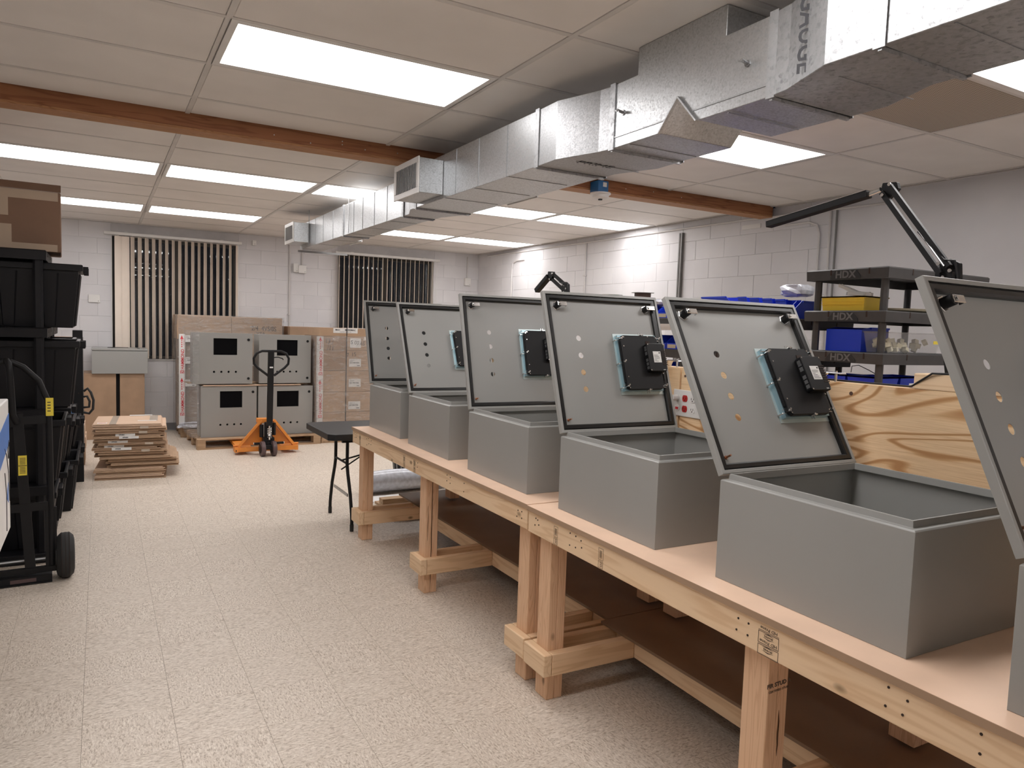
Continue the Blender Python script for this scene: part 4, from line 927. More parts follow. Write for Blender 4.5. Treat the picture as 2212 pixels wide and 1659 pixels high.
# under the table: ribbed bin and plastic-wrapped roll on a low pallet
t = thing('waste_bin', 'black ribbed waste bin standing beyond the folding table', 'bin', (2.62, 6.62, 0))
put('bin_body', MB().tube([(0, 0, 0), (0, 0, .34), (0, 0, .35), (0, 0, .36)], [.13, .165, .175, .175], 24), M['tote'], t)
rb = MB()
for k in range(18):
    a = 2*math.pi*k/18; rb.bar((.133*math.cos(a), .133*math.sin(a), .01), (.166*math.cos(a), .166*math.sin(a), .33), .012, .01)
put('bin_rib', rb, M['steel'], t)
t = thing('wrapped_roll', 'long roll wrapped in white plastic lying past the shelf end under the bench', 'roll', (2.02, 6.15, .0))
put('roll_body', MB().tube([(0, 0, .10), (.25, .015, .105), (.5, .03, .10), (.78, .05, .105)], [.095, .10, .098, .095], 16).mesh('roll_body', 40), M['bag'], t)
put('paper_sheet', MB().box(-.08, .35, -.32, -.12, .0, .004), M['paper'], t)
one('low_pallet', MB().box(2.0, 2.75, 5.25, 5.34, .02, .075).box(2.0, 2.75, 5.6, 5.69, .02, .075).box(2.0, 2.08, 5.2, 5.8, .0, .0195).box(2.66, 2.74, 5.2, 5.8, .0, .0195), M['pal'], 'dark low pallet frame on the floor behind the bench end', 'pallet')

# ---------------------------------------------------------------- pallets with stacks, back of the room
def pallet(label, x, y, w, d, rz=0, h=.122):
    t = thing('wooden_pallet', label, 'pallet', (x, y, 0), rz, 'wooden pallets at the back wall')
    for k in range(6):
        yy = (d-.09)*k/5; put('deck_board', MB().box(0, w, yy, yy+.09, h-.018, h), M['pal'], t, bevel=.002, seg=1)
    for xx in (0, w/2-.045, w-.09):
        for yy in (0, d/2-.06, d-.12): put('block', MB().box(xx, xx+.09, yy, yy+.12, .018, h-.0185), M['pal'], t, bevel=.002, seg=1)
    for k in range(3):
        yy = (d-.09)*k/2; put('bottom_board', MB().box(0, w, yy, yy+.09, 0, .0175), M['pal'], t)
    return t
pallet('wooden pallet under the four grey cabinets, forks of the jack beneath', .955, 8.90, 1.42, .85, R(2.0))
pallet('wooden pallet under the tall wrapped stack left of the cabinets', .875, 9.93, 1.30, .66)
pallet('wooden pallet under the stack of labelled cartons at right', 2.39, 8.98, .95, .72)
# four cabinets seen door-on
def door_cab(label, x, y, z, w, h, rz, miss=False):
    t = thing('steel_cabinet', label, 'cabinet', (x, y, z), rz, 'closed grey cabinets on the pallet')
    ca = MB(); dd = .30
    ca.box(0, w, .003, .006, 0, h) if False else None
    cut = rect(w*.335, w*.735, h*.57, h*.895); hol = [circ(w*(.345+.123*k), h*.238, .0125, 14) for k in range(4)]
    dr = MB(); dr.add(*plate(rect(0, w, 0, h), [cut]+hol, .0165), T=Matrix.Translation((0, .0165, 0)) @ XZ)
    put('door', dr, M['grey'], t, bevel=.0015, seg=1)
    b = MB().rings([(0.004, w-.004, .004, h-.004, 0), (0.004, w-.004, .004, h-.004, -dd)], Matrix.Translation((0, .018, 0)) @ XZ, capa=False)
    b = MB(); e = .004
    b.box(e, w-e, .018, dd, e, 2*e).box(e, w-e, .018, dd, h-2*e, h-e).box(e, 2*e, .018, dd, 2*e, h-2*e).box(w-2*e, w-e, .018, dd, 2*e, h-2*e).box(e, w-e, dd, dd+e, e, h-e)
    put('body', b, M['grey'], t); put('window_cover', MB().box(w*.08, w*.9, .0172, .0178, h*.12, h*.95), M['dark'], t)  # black sheet behind door and holes stands in for the shaded interior
    for k, v in enumerate((h*.875, h*.105)): put('door_latch', MB().cyl((w*.93, -.004, v), (w*.93, 0, v), .0155, 18), M['blackp'], t)
    return t
A = R(2.0)
door_cab('closed grey cabinet with black window opening, lower left on the pallet', 1.005, 9.03, .1225, .622, .60, A)
door_cab('closed grey cabinet with black window opening, lower right behind the jack', 1.645, 9.053, .1225, .655, .592, A)
t = one('cardboard_sheet', MB().box(0, 1.12, 0, .42, 0, .008), M['cardl'], 'thin cardboard sheet between the lower and upper grey cabinets', 'cardboard'); t.location = (1.03, 9.01, .7235); t.rotation_euler = (0, 0, A)
cb = one('cardboard_sheet', MB().box(0, .95, 0, .25, 0, .006), M['card'], 'cardboard sheet edge poking out at the left over the lower cabinets', 'cardboard'); cb.location = (.90, 9.28, .7325); cb.rotation_euler = (0, R(1), R(6))
door_cab('closed grey cabinet with black window opening, upper left on the pallet', .925, 9.05, .7445, .652, .595, R(.8))
door_cab('closed grey cabinet with black window opening, upper right behind the jack handle', 1.66, 9.10, .7445, .625, .59, R(2.5))
one('cardboard_pad', MB().box(.96, 2.34, 9.0, 9.02, .123, .1235).box(2.0, 2.36, 8.955, 9.0, .1228, .1268), M['card2'], 'bent brown cardboard pad sticking out from under the lower right cabinet', 'cardboard')
# stretch film standing around the left side of the cabinets
def film_wall(label, pts, z0, z1, par=None):
    b = MB(); n = len(pts); m = 7; rnd = random.Random(len(pts)); vs = []; fs = []
    for j in range(m+1):
        for i, (x, y) in enumerate(pts): vs.append((x+rnd.uniform(-.006, .006), y+rnd.uniform(-.004, .004), z0+(z1-z0)*j/m))
    for j in range(m):
        for i in range(n-1): fs.append((j*n+i, j*n+i+1, (j+1)*n+i+1, (j+1)*n+i))
    b.add(vs, fs); me = b.mesh('stretch_film', 60)
    o = put('stretch_film', me, M['film'], None); o['label'] = label; o['category'] = 'plastic film'
    s = o.modifiers.new('t', 'SOLIDIFY'); s.thickness = .0006; return o
film_wall('loose clear stretch film hanging at the left of the grey cabinets', [(.985, 8.99), (.955, 9.02), (.915, 9.06), (.895, 9.2), (.885, 9.4), (.885, 9.62)], .125, 1.36)
film_wall('clear stretch film wrapped around the tall carton stack at the window', [(2.125, 9.93), (1.6, 9.925), (1.2, 9.925), (.86, 9.925), (.835, 9.945), (.83, 10.2), (.835, 10.5)], .12, 1.545)
fb = one('film_bunch', blob(.30, .10, .07, 21, 16, 8, .3), M['bag'], 'bunched white stretch film at the foot of the tall wrapped stack', 'plastic film'); fb.location = (1.0, 9.88, .124)
# wrapped carton stack by the window
def carton(label, x0, x1, y0, y1, z0, z1, mat='card', group=None, seam=True, lab=None, T=None):
    t = thing('carton', label, 'carton', (x0, y0, z0), 0, group); w, d, h = x1-x0, y1-y0, z1-z0
    put('box_body', MB().box(0, w, 0, d, 0, h), M[mat], t, bevel=.004, seg=2)
    if seam: put('tape_strip', MB().box(w*.0+.0, w, d/2-.03, d/2+.03, h, h+.0006).box(w, w+.0006, d/2-.03, d/2+.03, h*.75, h), M['ctape'], t)
    return t
zz = [.123, .40, .68, .96, 1.235]
for k in range(4):
    carton('carton in the left column of the tall wrapped stack, %s' % ['lowest', 'second', 'third', 'topmost layer'][k], .86, 1.47, 9.95, 10.50, zz[k], zz[k+1]-.002, 'card2' if k % 2 else 'card', 'cartons in the wrapped stack')
    carton('carton in the right column of the tall wrapped stack, %s' % ['lowest', 'second', 'third', 'topmost layer'][k], 1.475, 2.10, 9.95, 10.50, zz[k], zz[k+1]-.002, 'card', 'cartons in the wrapped stack')
ca = carton('long brown carton crowning the wrapped stack, left half', .835, 1.468, 9.94, 10.50, 1.236, 1.54, 'card')
cb_ = carton('long brown carton crowning the wrapped stack, right half with handwriting', 1.472, 2.105, 9.94, 10.50, 1.236, 1.535, 'card')
text('handwriting', '2/4  4VS/8S', .085, M['ink'], cb_, (.40, -.001, .155), FRONT, R(-1), .8)
text('handwriting', 'VTA', .05, M['ink'], cb_, (.36, -.001, .09), FRONT, R(-1), 1.2)
put('box_seam', MB().box(.01, .62, -.0012, -.0004, .215, .218), M['card2'], ca); put('box_seam', MB().box(.01, .62, -.0012, -.0004, .215, .218), M['card2'], cb_)
def brand_tape(label, x, y, z0, z1, w, n, off=.0):
    t = thing('printed_tape', label, 'tape', (x, y, z0), 0, 'printed white tape strips')
    put('tape_band', MB().box(-.002, w, -.003, -.0015, 0, z1-z0).box(-.0035, -.002, -.003, .06, 0, z1-z0), M['white'], t)
    H = z1-z0; z = H-off
    k = 0
    while z > .12:
        if k % 2 == 0:
            b = MB(); xc = w*.42
            b.add([(xc-.018, -.0036, z-.055), (xc+.018, -.0036, z-.055), (xc, -.0036, z-.005)], [(0, 1, 2)])
            for j in range(4): b.box(xc-.006, xc+.006, -.0036, -.0031, z-.075-j*.026, z-.060-j*.026)
            put('printed_arrow', b, M['red'], t); text('tape_print', 'THIS SIDE UP', .016, M['red'], t, (w*.80, -.0033, z-.09), FRONT, R(90), 1); z -= .19
        else:
            if z > .26: text('tape_print', 'HAMMOND', .052, M['red'], t, (w*.58, -.0033, z-.115), FRONT, R(90), .92, .0008)
            if z > .26:
                b = MB(); xc = w*.5; zz_ = z-.275
                b.box(xc-.022, xc+.022, -.0036, -.0031, zz_+.012, zz_+.020).box(xc-.022, xc-.014, -.0036, -.0031, zz_-.018, zz_+.011).box(xc+.014, xc+.022, -.0036, -.0031, zz_-.018, zz_+.011).box(xc-.006, xc+.006, -.0036, -.0031, zz_-.016, zz_+.002); put('printed_mark', b, M['red'], t)
            z -= .34
        k += 1
    return t
tp1 = brand_tape('white tape with red lettering up the front edge of the wrapped stack', .857, 9.915, .125, 1.30, .064, 0, .01)
def ship_label(parent, x, z, w, h, s):
    put('shipping_label', MB().box(x, x+w, -.0030, -.0018, z, z+h), M['paper'], parent)
    text('label_print', s, h*.26, M['ink'], parent, (x+w*.45, -.0034, z+h*.5), FRONT, R(1), .95, .0006)
    b = MB()
    for k in range(3): b.box(x+w*.08, x+w*random.uniform(.3, .55), -.0036, -.0031, z+h*(.68+.08*k), z+h*(.70+.08*k))
    b.box(x+w*.66, x+w*.9, -.0036, -.0031, z+h*.12, z+h*.2); put('label_print', b, M['ink'], parent)
for i, (z, lb) in enumerate(((1.20, 'top'), (.93, 'middle'), (.645, 'lowest'))):
    t = thing('carton_label', 'white shipping label beside the printed tape on the wrapped stack, %s' % lb, 'label', (.925, 9.92, z), 0, 'labels on the wrapped stack'); ship_label(t, 0, 0, .12, .085, 'CP2420')
# right-hand stack
lay = [.123, .385, .64, .905, 1.165, 1.33]
nmz = ['lowest', 'second from the floor', 'third from the floor', 'fourth from the floor', 'shallow one near the top']
for k in range(5):
    a_ = carton('wrapped carton in the left column of the right stack, %s' % nmz[k], 2.335+.006*k*0, 2.69, 9.0, 9.6, lay[k], lay[k+1]-.003, ['card', 'card', 'card', 'card2', 'card2'][k], 'cartons in the right stack')
    b__ = carton('wrapped carton in the right column of the right stack, %s' % nmz[k], 2.70, 3.16, 9.0, 9.6, lay[k], lay[k+1]-.003, 'card', 'cartons in the right stack')
    if 1 <= k <= 3: ship_label(b__, .03, [0, .03, .06, .05][k], .155, .10, 'SD19B1026')
    if k == 4:
        text('handwriting', '13 /', .085, M['ink'], a_, (.14, -.001, .10), FRONT, R(-8), .8); text('handwriting', '/11', .085, M['ink'], a_, (.16, -.001, .02), FRONT, R(-4), .8)
        text('handwriting', 'S 00.65', .07, M['ink'], b__, (.14, -.0035, .09), FRONT, R(-6), .9); put('shipping_label', MB().box(.04, .18, -.003, -.0018, .03, .15), M['paper'], b__)
    if k == 3: text('handwriting', '7 .15', .07, M['ink'], b__, (.06, -.001, .20), FRONT, R(6), .9)
tc_ = carton('open-flap carton with an address strip on top of the right stack', 2.36, 3.10, 9.02, 9.60, 1.331, 1.435, 'card')
put('address_strip', MB().box(.17, .48, -.0025, -.0015, .045, .105), M['paper'], tc_)
text('address_print', 'MAC        MERRIMAC', .028, M['ink'], tc_, (.325, -.0028, .083), FRONT, 0, 1.0, .0008); text('address_print', 'COUNTRY    CONNECTOR', .012, M['ink'], tc_, (.325, -.0028, .058), FRONT)
put('box_flap', MB().box(0, .74, -.001, .28, .1045, .1075), M['cardl'], tc_); put('box_flap', MB().box(.35, .74, .05, .25, .108, .110), M['paper'], tc_)
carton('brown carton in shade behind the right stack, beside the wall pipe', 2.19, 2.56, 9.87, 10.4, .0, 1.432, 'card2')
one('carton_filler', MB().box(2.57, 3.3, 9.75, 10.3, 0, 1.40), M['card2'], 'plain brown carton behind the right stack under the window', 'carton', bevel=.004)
brand_tape('white tape with red lettering up the corner of the right carton stack', 2.335, 8.985, .125, 1.33, .066, 0, 0)
one('black_strap', MB().box(2.688, 2.698, 8.986, 8.989, .10, 1.445).box(2.688, 2.698, 8.986, 9.6, 1.4445, 1.446), M['blackp'], 'black strap running down the middle of the right carton stack', 'strap')
film_wall('clear stretch film wrapped around the right carton stack', [(3.17, 8.975), (2.9, 8.975), (2.6, 8.975), (2.33, 8.975), (2.315, 9.0), (2.31, 9.3), (2.315, 9.6)], .125, 1.34)

# cabinet on two tall cartons at the left
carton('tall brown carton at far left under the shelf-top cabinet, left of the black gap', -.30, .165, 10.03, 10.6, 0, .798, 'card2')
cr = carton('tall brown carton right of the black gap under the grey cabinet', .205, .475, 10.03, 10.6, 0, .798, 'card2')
put('torn_edge', MB().box(.015, .255, -.0012, -.0004, .765, .775), M['cardl'], cr)
one('dark_filler', MB().box(.168, .202, 10.1, 10.6, 0, .79), M['blackp'], 'black board standing in the gap between the two tall cartons', 'board')  # added black sheet stands in for the shade in the gap
t = thing('steel_cabinet', 'closed grey cabinet lying flat on two tall cartons under the left window', 'cabinet', (-.09, 10.0, .7985))
put('body', MB().box(0, .60, .004, .53, 0, .274), M['grey'], t, bevel=.003); put('lid', MB().box(-.003, .603, 0, .532, .280, .302), M['grey'], t, bevel=.003); put('lid_gap', MB().box(.006, .594, .01, .525, .2745, .2795), M['gask'], t)
put('lid_cutout', MB().box(.17, .40, .30, .47, .3022, .3028), M['dark'], t)
for i, (x, w) in enumerate(((.055, .04), (.125, .04))): put('latch', MB().cyl((.50, .1+i*.38, .3022), (.50, .1+i*.38, .307), .015, 14), M['blackp'], t)

# ---------------------------------------------------------------- flattened boxes
rnd = random.Random(11); z = .0; top = None
offs = [(0, 0, 0), (.0, .0, 0), (.01, .01, 0), (-.01, .01, 0), (.0, .02, 0), (.10, .03, 1), (.13, .0, 1), (.09, .02, 2), (.11, .01, 2), (.04, .0, 1), (.0, .02, 1), (.03, .0, 2), (.0, .0, 1), (-.02, .0, 1), (.02, .01, 2), (.03, .0, 1), (-.01, .01, 2), (.0, .0, 2), (-.01, .0, 1), (.0, .01, 1), (-.02, .0, 2), (.01, .0, 2), (-.01, .0, 1), (-.015, 0, 1)]
names = {0: 'bottom of the pile on the floor', 23: 'top of the pile, with a red printed tag and clear tape'}
for i, (dx, dy, a) in enumerate(offs):
    th = .0205+rnd.uniform(-.003, .004); w = .575+rnd.uniform(-.015, .03)
    t = thing('flattened_carton', 'flattened brown carton, %s' % names.get(i, '%s in the pile counted from the floor' % ['', 'second', 'third', 'fourth', 'fifth', 'sixth, jutting right', 'seventh, jutting farthest right', 'eighth, jutting right', 'ninth, jutting right', 'tenth', 'eleventh', 'twelfth', 'thirteenth', 'fourteenth, white edge label', 'fifteenth, white edge label', 'sixteenth', 'seventeenth', 'eighteenth', 'nineteenth, white edge label', 'twentieth, white edge label', 'twenty-first', 'twenty-second', 'twenty-third', ''][i]), 'flattened box', (-.055+dx, 7.51+dy, z), R(-5+a), 'flattened cartons in the pile')
    m = ['card', 'card2', 'cardl'][rnd.choice((0, 0, 1, 1, 2))] if i < 23 else 'cardl'
    put('lower_sheet', MB().box(0, w, 0, .62, 0, th*.42), M[m], t, bevel=.002, seg=1)
    put('upper_sheet', MB().box(.004, w-rnd.uniform(.0, .03), .004, .62, th*.52, th-.0012), M[m], t, bevel=.002, seg=1)
    put('fold_edge', MB().box(.0, .006, 0, .62, th*.30, th*.68), M[m], t)
    if i in (13, 14, 18, 19, 16):
        u = {13: .16, 14: .06, 18: .21, 19: .17, 16: .12}[i]; put('edge_label', MB().box(u, u+.16, -.0022, -.0008, -.001, th), M['paper'], t); text('label_print', 'CP2424', .013, M['ink'], t, (u+.05, -.0026, th*.5), FRONT, 0, 1.1, .0006)
    if i in (12, 15, 20, 22): put('tape_bit', MB().box(.38, .45, -.0018, -.0006, -.001, th), M['ctape'], t)
    if i == 23: top = t; H = th
    z += th+.0005
put('red_tag', MB().box(.035, .115, .06, .11, H, H+.0006), M['paper'], top); put('red_tag_print', MB().box(.045, .105, .078, .092, H+.0006, H+.001), M['red'], top)
put('clear_tape', MB().box(.135, .19, .0, .62, H-.0008, H-.0002).box(.46, .53, .2, .62, H-.0008, H-.0002), M['ctape'], top)
put('paper_strip', MB().box(.36, .52, .19, .225, H, H+.0006), M['paper'], top)
pb2 = one('paper_slip', MB().box(.25, .45, 8.07, 8.10, z+.0002, z+.006), M['paper'], 'white paper slip at the rear edge of the flattened carton pile', 'paper')
for i, (z0, z1, w) in enumerate(((0, .17, .26), (.1705, .28, .27), (.2805, .40, .26))):
    carton('small brown carton stacked beside the flattened pile, %s' % ['lowest', 'middle', 'top'][i], -.40, -.40+w, 8.35, 8.8, z0, z1, 'cardl' if i else 'card2', 'small cartons beside the pile')

# ---------------------------------------------------------------- pallet jack
t = thing('pallet_jack', 'orange pallet jack with black loop handle, forks under the cabinet pallet', 'pallet jack', (1.63, 8.27, 0), R(-1))
for s in (-1, 1):
    x = s*.235
    put('fork', MB().box(x-.075, x+.075, .18, 1.25, .045, .085), M['orange'], t, bevel=.004)
    put('fork_wheel', MB().cyl((x-.03, 1.12, .035), (x+.03, 1.12, .035), .035, 16), M['wheel'], t)
    put('side_strut', MB().bar((s*.30, .20, .09), (s*.065, .16, .385), .05, .03), M['orange'], t, bevel=.003)
    put('strut_gusset', MB().prism([(s*.27, .10), (s*.05, .37), (s*.05, .10)] if s < 0 else [(s*.05, .10), (s*.05, .37), (s*.27, .10)], .215, .225, 'y'), M['orange'], t)
    put('strut_pin', MB().cyl((s*.31, .22, .10), (s*.355, .22, .10), .012, 10), M['orange'], t)
put('front_frame', MB().box(-.31, .31, .16, .185, .035, .085), M['orange'], t, bevel=.003)
put('side_channel', MB().box(-.345, -.305, .16, .30, .03, .085).box(.305, .345, .16, .30, .03, .085), M['orange'], t, bevel=.003)
put('top_bracket', MB().box(-.11, .03, .14, .24, .355, .405), M['orange'], t, bevel=.004)
put('hazard_decal', MB().box(-.335, -.325, .1595, .1599, .04, .06), M['ink'], t)
put('pump_body', MB().cyl((0, .10, .12), (0, .10, .37), .045, 18).box(-.06, .06, .06, .16, .11, .2).cyl((-.07, .12, .2), (-.07, .12, .34), .022, 12).cyl((.065, .11, .22), (.065, .11, .36), .018, 12), M['blackp'], t, bevel=.003)
sp = [(.0+.022*math.cos(a), .045+.022*math.sin(a), .20+.11*k/72) for k, a in enumerate([2*math.pi*j/12 for j in range(73)])]
put('pump_spring', MB().tube(sp, .004, 6), M['chrome'], t); put('pump_piston', MB().cyl((0, .045, .18), (0, .045, .345), .010, 10), M['chrome'], t)
put('axle_carrier', MB().box(-.05, .05, -.0, .12, .075, .125).box(-.16, .16, .05, .075, .125, .15), M['blackp'], t, bevel=.004)
put('lever_pin', MB().cyl((-.165, .06, .14), (-.16, .06, .14), .014, 10).cyl((.16, .06, .14), (.165, .06, .14), .014, 10), M['chrome'], t)
for x, a in ((-.075, -8), (.045, -8)):
    w_ = put('steer_wheel', MB().tube([(-.022, 0, 0), (-.018, 0, 0), (.018, 0, 0), (.022, 0, 0)], [.078, .084, .084, .078], 28).mesh('steer_wheel', 35), M['wheel'], t, Matrix.Translation((x, .02, .084)) @ Matrix.Rotation(R(a+12), 4, 'Z'))
    put('wheel_hub', MB().cyl((-.030, 0, 0), (.030, 0, 0), .05, 18).cyl((-.033, 0, 0), (.033, 0, 0), .014, 10), M['blackp'], w_)
put('tow_bar', MB().bar((0, .03, .34), (-.006, -.06, 1.165), .062, .035), M['blackp'], t, bevel=.003)
put('bar_decal', MB().box(-.02, .015, -.0585, -.056, .985, 1.0), M['paper'], t, Matrix.Translation((0, -.0085, 0)))
hp = []
ctl = [(0, 1.17), (-.10, 1.17), (-.155, 1.145), (-.185, 1.09), (-.18, 1.03), (-.14, .985), (-.03, .90)]
def handle(s): return [(s*x, -.060+(1.17-z)*.1, z) for x, z in ctl]
put('loop_handle', MB().tube(handle(1)[::-1]+handle(-1)[1:], .0135, 12).mesh('loop_handle', 60), M['blackp'], t)
put('release_lever', MB().tube([(.02, -.055, 1.10), (.07, -.056, 1.105), (.115, -.058, 1.09), (.125, -.06, 1.075)], .006, 8), M['blackp'], t)
# ---------------------------------------------------------------- left side: shelving with totes, hand truck, white carton
SX0, SX1 = -1.18, -.27
shelving('black resin shelving at far left holding large black totes, near unit', SX0, SX1, 5.10, 5.70, [1.868, 1.414, .93, .47, .06], mat='tote', post=.05, th=.058)
shelving('black resin shelving behind the near unit, second one', SX0, SX1, 5.74, 6.32, [1.414, .93, .47, .06], mat='tote', post=.05, th=.058)
def tote(label, x, y, z, w=.74, d=.48, h=.385, group='black totes on the left shelving', T=0, lidc=False):
    t = thing('storage_tote', label, 'tote', (x, y, z), T, group)
    q = .045; b = MB()
    b.rings([(q, w-q, q, d-q, 0), (.012, w-.012, .012, d-.012, h-.055), (.012, w-.012, .012, d-.012, h-.04), (-.012, w+.012, -.012, d+.012, h-.04), (-.012, w+.012, -.012, d+.012, h-.004), (-.008, w+.008, -.008, d+.008, h), (.010, w-.010, .010, d-.010, h), (.014, w-.014, .014, d-.014, h-.05), (q+.004, w-q-.004, q+.004, d-q-.004, .004)])
    put('tote_body', b, M['tote'], t, bevel=.006, seg=2)
    r = MB()
    for f in (.22, .5, .78):
        x0 = w*f; r.add([(x0-.05, .0+.012, h-.056), (x0+.05, .012, h-.056), (x0+.03, q*.98, .01), (x0-.03, q*.98, .01), (x0-.04, .002, h-.056), (x0+.04, .002, h-.056), (x0+.025, q-.012, .01), (x0-.025, q-.012, .01)], [(4, 5, 6, 7), (0, 4, 7, 3), (5, 1, 2, 6), (3, 7, 6, 2), (0, 1, 5, 4)])
    for f in (.2, .38, .62, .8):
        y0 = d*f; r.add([(w-.012, y0-.03, h-.056), (w-.012, y0+.03, h-.056), (w-q*.98, y0+.02, .01), (w-q*.98, y0-.02, .01), (w-.001, y0-.022, h-.056), (w-.001, y0+.022, h-.056), (w-q+.012, y0+.014, .01), (w-q+.012, y0-.014, .01)], [(4, 7, 6, 5), (0, 3, 7, 4), (5, 6, 2, 1), (3, 2, 6, 7), (0, 4, 5, 1)])
    put('tote_rib', r, M['tote'], t)
    hd = MB().box(w+.0125, w+.035, d/2-.09, d/2+.09, h-.030, h-.008).box(w+.0125, w+.04, d/2-.1, d/2-.085, h-.05, h-.004).box(w+.0125, w+.04, d/2+.085, d/2+.1, h-.05, h-.004)
    put('tote_handle', hd, M['tote'], t, bevel=.002, seg=1)
    put('handle_slot', MB().box(w+.0125, w+.0135, d*.18, d*.25, h-.03, h-.012), M['nail'], t)
    return t
tote('black tote with a rim, on the top open tier of the left shelving', -.84, 5.19, 1.415, d=.43)
tote('black tote on the second tier of the left shelving, orange fleck on its side', -.86, 5.19, .931, d=.43, h=.405)
tote('black tote on the third tier of the left shelving, behind the hand truck rail', -.94, 5.19, .471, d=.43, h=.385)
tote('black tote at the bottom of the left shelving, by the hand truck wheel', -.99, 5.19, .061, d=.43, h=.35)
tote('black tote in the second shelving unit, upper row', -.90, 5.83, .931, d=.42, h=.40)
tote('black tote in the second shelving unit, third tier', -.93, 5.83, .471, d=.42, h=.385)
tote('black tote in the second shelving unit, bottom tier', -.955, 5.83, .061, d=.42, h=.35)
for i, (y, z, x, h) in enumerate(((6.36, 0, -.90, .40), (6.36, .401, -.92, .30), (6.88, 0, -.90, .40), (6.88, .401, -.90, .24))):
    tote('black tote stacked on the floor past the shelving, %s' % ['nearer pair, lower', 'nearer pair, upper', 'farther pair, lower', 'farther pair, upper with a blue roll'][i], x, y, z, d=.46, h=h, group='black totes stacked on the floor')
o = one('blue_roll', MB().cyl((-.40, 7.0, 0), (-.19, 7.0, 0), .028, 16), M['detb'], 'blue roll lying across the far black tote', 'roll'); o.location = (0, 0, .6425+.029)
# tall dark post unit further back
t = thing('dark_post_rack', 'tall narrow black rack upright past the totes with a strap loop hanging on it', 'rack', (-.20, 7.50, 0))
put('upright', MB().box(-.012, .065, 0, .05, 0, 1.36), M['blackp'], t, bevel=.004); put('upright_edge', MB().box(.0655, .070, 0, .012, 0.3, 1.3), M['steel'], t)
put('base_foot', MB().box(-.45, -.0125, 0, .35, 0, .05), M['blackp'], t)
put('rack_panel', MB().box(-.5, -.0125, .03, .05, .05, 1.3), M['card2'], t)
put('upright_hole', MB().cyl((.03, -.001, .5), (.03, .0, .5), .006, 8).cyl((.03, -.001, .8), (.03, .0, .8), .006, 8), M['nail'], t)
o = one('strap_loop', MB().tube([(-.13, 7.49, .82), (-.10, 7.48, .845), (-.075, 7.47, .81), (-.055, 7.47, .74), (-.06, 7.47, .66), (-.09, 7.48, .62), (-.13, 7.49, .63)], .011, 8).tube([(-.13, 7.49, .77), (-.105, 7.48, .775), (-.085, 7.47, .73), (-.09, 7.47, .68), (-.13, 7.49, .675)], .010, 8).mesh('strap_loop', 60), M['rub'], 'black rubber strap loop hanging on the dark upright', 'strap')
# carton on top of near shelving
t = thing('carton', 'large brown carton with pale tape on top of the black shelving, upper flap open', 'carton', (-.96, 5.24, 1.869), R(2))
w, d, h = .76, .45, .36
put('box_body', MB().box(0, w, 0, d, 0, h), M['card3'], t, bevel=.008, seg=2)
put('tape_strip', MB().box(.0, w-.015, -.0015, -.0004, h-.055, h-.003).box(.0, w-.02, -.0015, -.0004, .003, .045).box(w*.52, w*.52+.10, -.0015, -.0004, h-.16, h-.055).box(w*.52+.015, w*.52+.115, -.0015, -.0004, .045, .15), M['tape'], t)
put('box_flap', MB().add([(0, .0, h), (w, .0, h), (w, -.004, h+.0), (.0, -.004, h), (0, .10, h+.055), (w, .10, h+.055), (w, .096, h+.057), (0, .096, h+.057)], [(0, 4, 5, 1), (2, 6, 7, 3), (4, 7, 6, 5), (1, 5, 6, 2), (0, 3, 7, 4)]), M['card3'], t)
one('carton', MB().box(-1.5, -.66, 5.3, 5.75, 2.29, 2.5), M['cardl'], 'pale carton corner above the large brown carton at the left edge', 'carton', bevel=.004)
bpy.data.objects['carton'] 
one('wood_offcut', MB().box(-.185, -.155, 5.60, 5.66, 1.815, 1.845), M['cardl'], 'small pale scrap under the overhanging carton corner', 'scrap') if False else None

# hand truck
t = thing('hand_truck', 'black steel hand truck with yellow warning labels in front of the shelving', 'hand truck', (-.44, 4.74, 0), R(3))
hx = .165
put('side_rail', MB().tube([(hx+.03, 0, .09), (hx+.03, 0, .36), (hx+.025, -.0, .95), (hx+.02, 0, 1.02), (hx-.02, 0, 1.13), (hx-.09, .0, 1.205), (hx-.15, 0, 1.235)], .0155, 10).mesh('side_rail', 60), M['blackp'], t)
put('side_rail', MB().tube([(-hx-.14, 0, .09), (-hx-.13, 0, .95), (-hx-.12, 0, 1.02), (-hx-.07, 0, 1.15), (-.02, 0, 1.235), (hx-.15, 0, 1.235)], .0155, 10).mesh('side_rail', 60), M['blackp'], t)
put('centre_handle', MB().tube([(.045, -.01, .90), (.025, -.02, .95), (.015, -.03, 1.18), (.01, -.03, 1.225), (-.0, -.0, 1.24)], .017, 10).mesh('centre_handle', 60), M['blackp'], t)
put('centre_strut', MB().bar((.045, 0, .95), (.095, 0, .05), .05, .012), M['blackp'], t)
for z in (.905, .42): put('cross_bar', MB().bar((-hx-.13, 0, z-.0), (hx+.02, 0, z+.01), .014, .045), M['blackp'], t)
put('lower_plate', MB().box(hx+.0, hx+.055, -.006, .012, .08, .42), M['blackp'], t, bevel=.002)
put('base_bar', MB().box(-hx-.16, hx+.05, -.01, .02, .055, .085), M['blackp'], t)
put('toe_plate', MB().box(-hx-.12, hx+.03, -.24+.2, .18, .004, .010).box(-hx-.16, hx+.03, -.03, -.02, .004, .045), M['blackp'], t)
put('worn_edge', MB().box(.0, .12, -.032, -.0305, .015, .035), M['wheel'], t)
put('axle', MB().cyl((-hx-.20, .05, .115), (hx+.12, .05, .115), .009, 8), M['steel'], t)
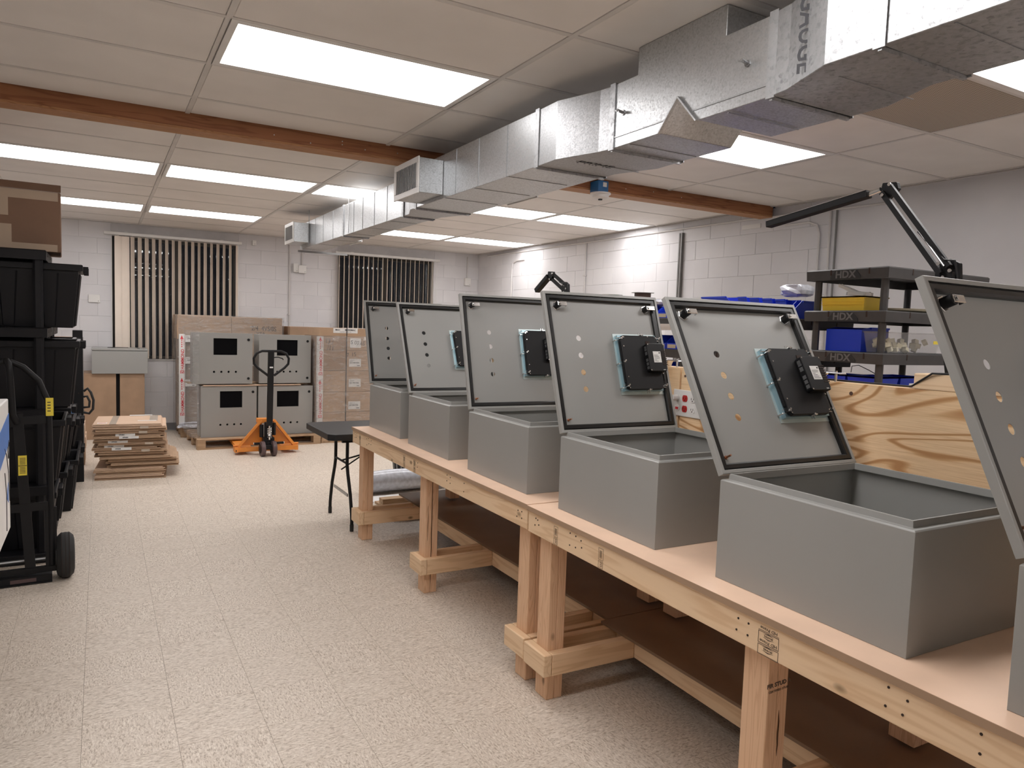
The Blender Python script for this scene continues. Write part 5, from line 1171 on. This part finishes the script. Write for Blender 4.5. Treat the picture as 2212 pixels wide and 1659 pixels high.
for x in (hx+.095, -hx-.2):
    wv = put('tyre', MB().tube([(-.045, 0, 0), (-.040, 0, 0), (-.022, 0, 0), (0, 0, 0), (.022, 0, 0), (.040, 0, 0), (.045, 0, 0)], [.085, .108, .126, .128, .126, .108, .085], 36).mesh('tyre', 30), M['rub'], t, Matrix.Translation((x, .03, .1295)))
    gr = MB()
    for gx in (-.018, 0, .018):
        n = 36; vs = []; 
        gr.tube([(gx, .1283*math.cos(2*math.pi*k/n), .1283*math.sin(2*math.pi*k/n)) for k in range(n)], .0012, 4, closed=True)
    put('tread_groove', gr, M['nail'], wv); put('wheel_rim', MB().cyl((-.046, 0, 0), (.046, 0, 0), .055, 20), M['steel'], wv)
put('warning_label', MB().box(hx+.008, hx+.044, -.0175, -.0162, 1.0-.03, 1.10-.03), M['yel'], t, Matrix.Translation((.003, 0, -.035)))
put('warning_label', MB().box(.045, .085, -.009, -.0076, .61, .72), M['yel'], t)
lp = MB()
for k in range(5): lp.box(.052, .079, -.0096, -.0091, .622+k*.008, .625+k*.008).box(.052, .079, -.0096, -.0091, .672+k*.008, .675+k*.008)
lp.box(.046, .084, -.0096, -.0091, .662, .666); put('label_print', lp, M['ink'], t)
lp = MB()
for k in range(4): lp.box(hx+.018, hx+.034, -.0182, -.0177, .96+k*.016, .965+k*.016)
put('label_print', lp, M['ink'], t)

# white printed carton at the left edge, on a cart outside the frame
t = thing('printed_carton', 'white carton with blue printing at the left edge, in front of the hand truck', 'carton', (-.74, 2.55, .755))
put('box_body', MB().box(0, .465, 0, .45, 0, .45), M['white'], t, bevel=.004)
put('blue_panel', MB().prism([(.0, .22), (.45, .30), (.45, .40), (.0, .34)], .4652, .4662, 'x'), M['bluei'], t)
put('line_drawing', MB().tube([(.466, .30, .30), (.466, .36, .27), (.466, .41, .20), (.466, .43, .10)], .0012, 5).tube([(.466, .30, .22), (.466, .34, .14), (.466, .33, .02)], .0012, 5).tube([(.466, .40, .28), (.466, .425, .31), (.466, .44, .285), (.466, .435, .255), (.466, .41, .25), (.466, .40, .28)], .0015, 5), M['ink'], t)
put('blue_patch', MB().prism([(.36, .12), (.40, .10), (.40, .17), (.37, .15)], .4652, .4660, 'x'), M['bluei'], t)
t = thing('utility_cart', 'grey utility cart under the white printed carton', 'cart', (-.76, 2.5, 0))
put('cart_shelf', MB().box(0, .44, 0, .5, .70, .7545), M['steel'], t, bevel=.004); put('cart_shelf', MB().box(0, .44, 0, .5, .2, .24), M['steel'], t, bevel=.004)
for x in (.02, .42):
    for y in (.02, .48):
        put('cart_post', MB().box(x-.015, x+.015, y-.015, y+.015, .08, .6995), M['steel'], t); put('caster', MB().cyl((x-.012, y, .04), (x+.012, y, .04), .04, 16), M['rub'], t)
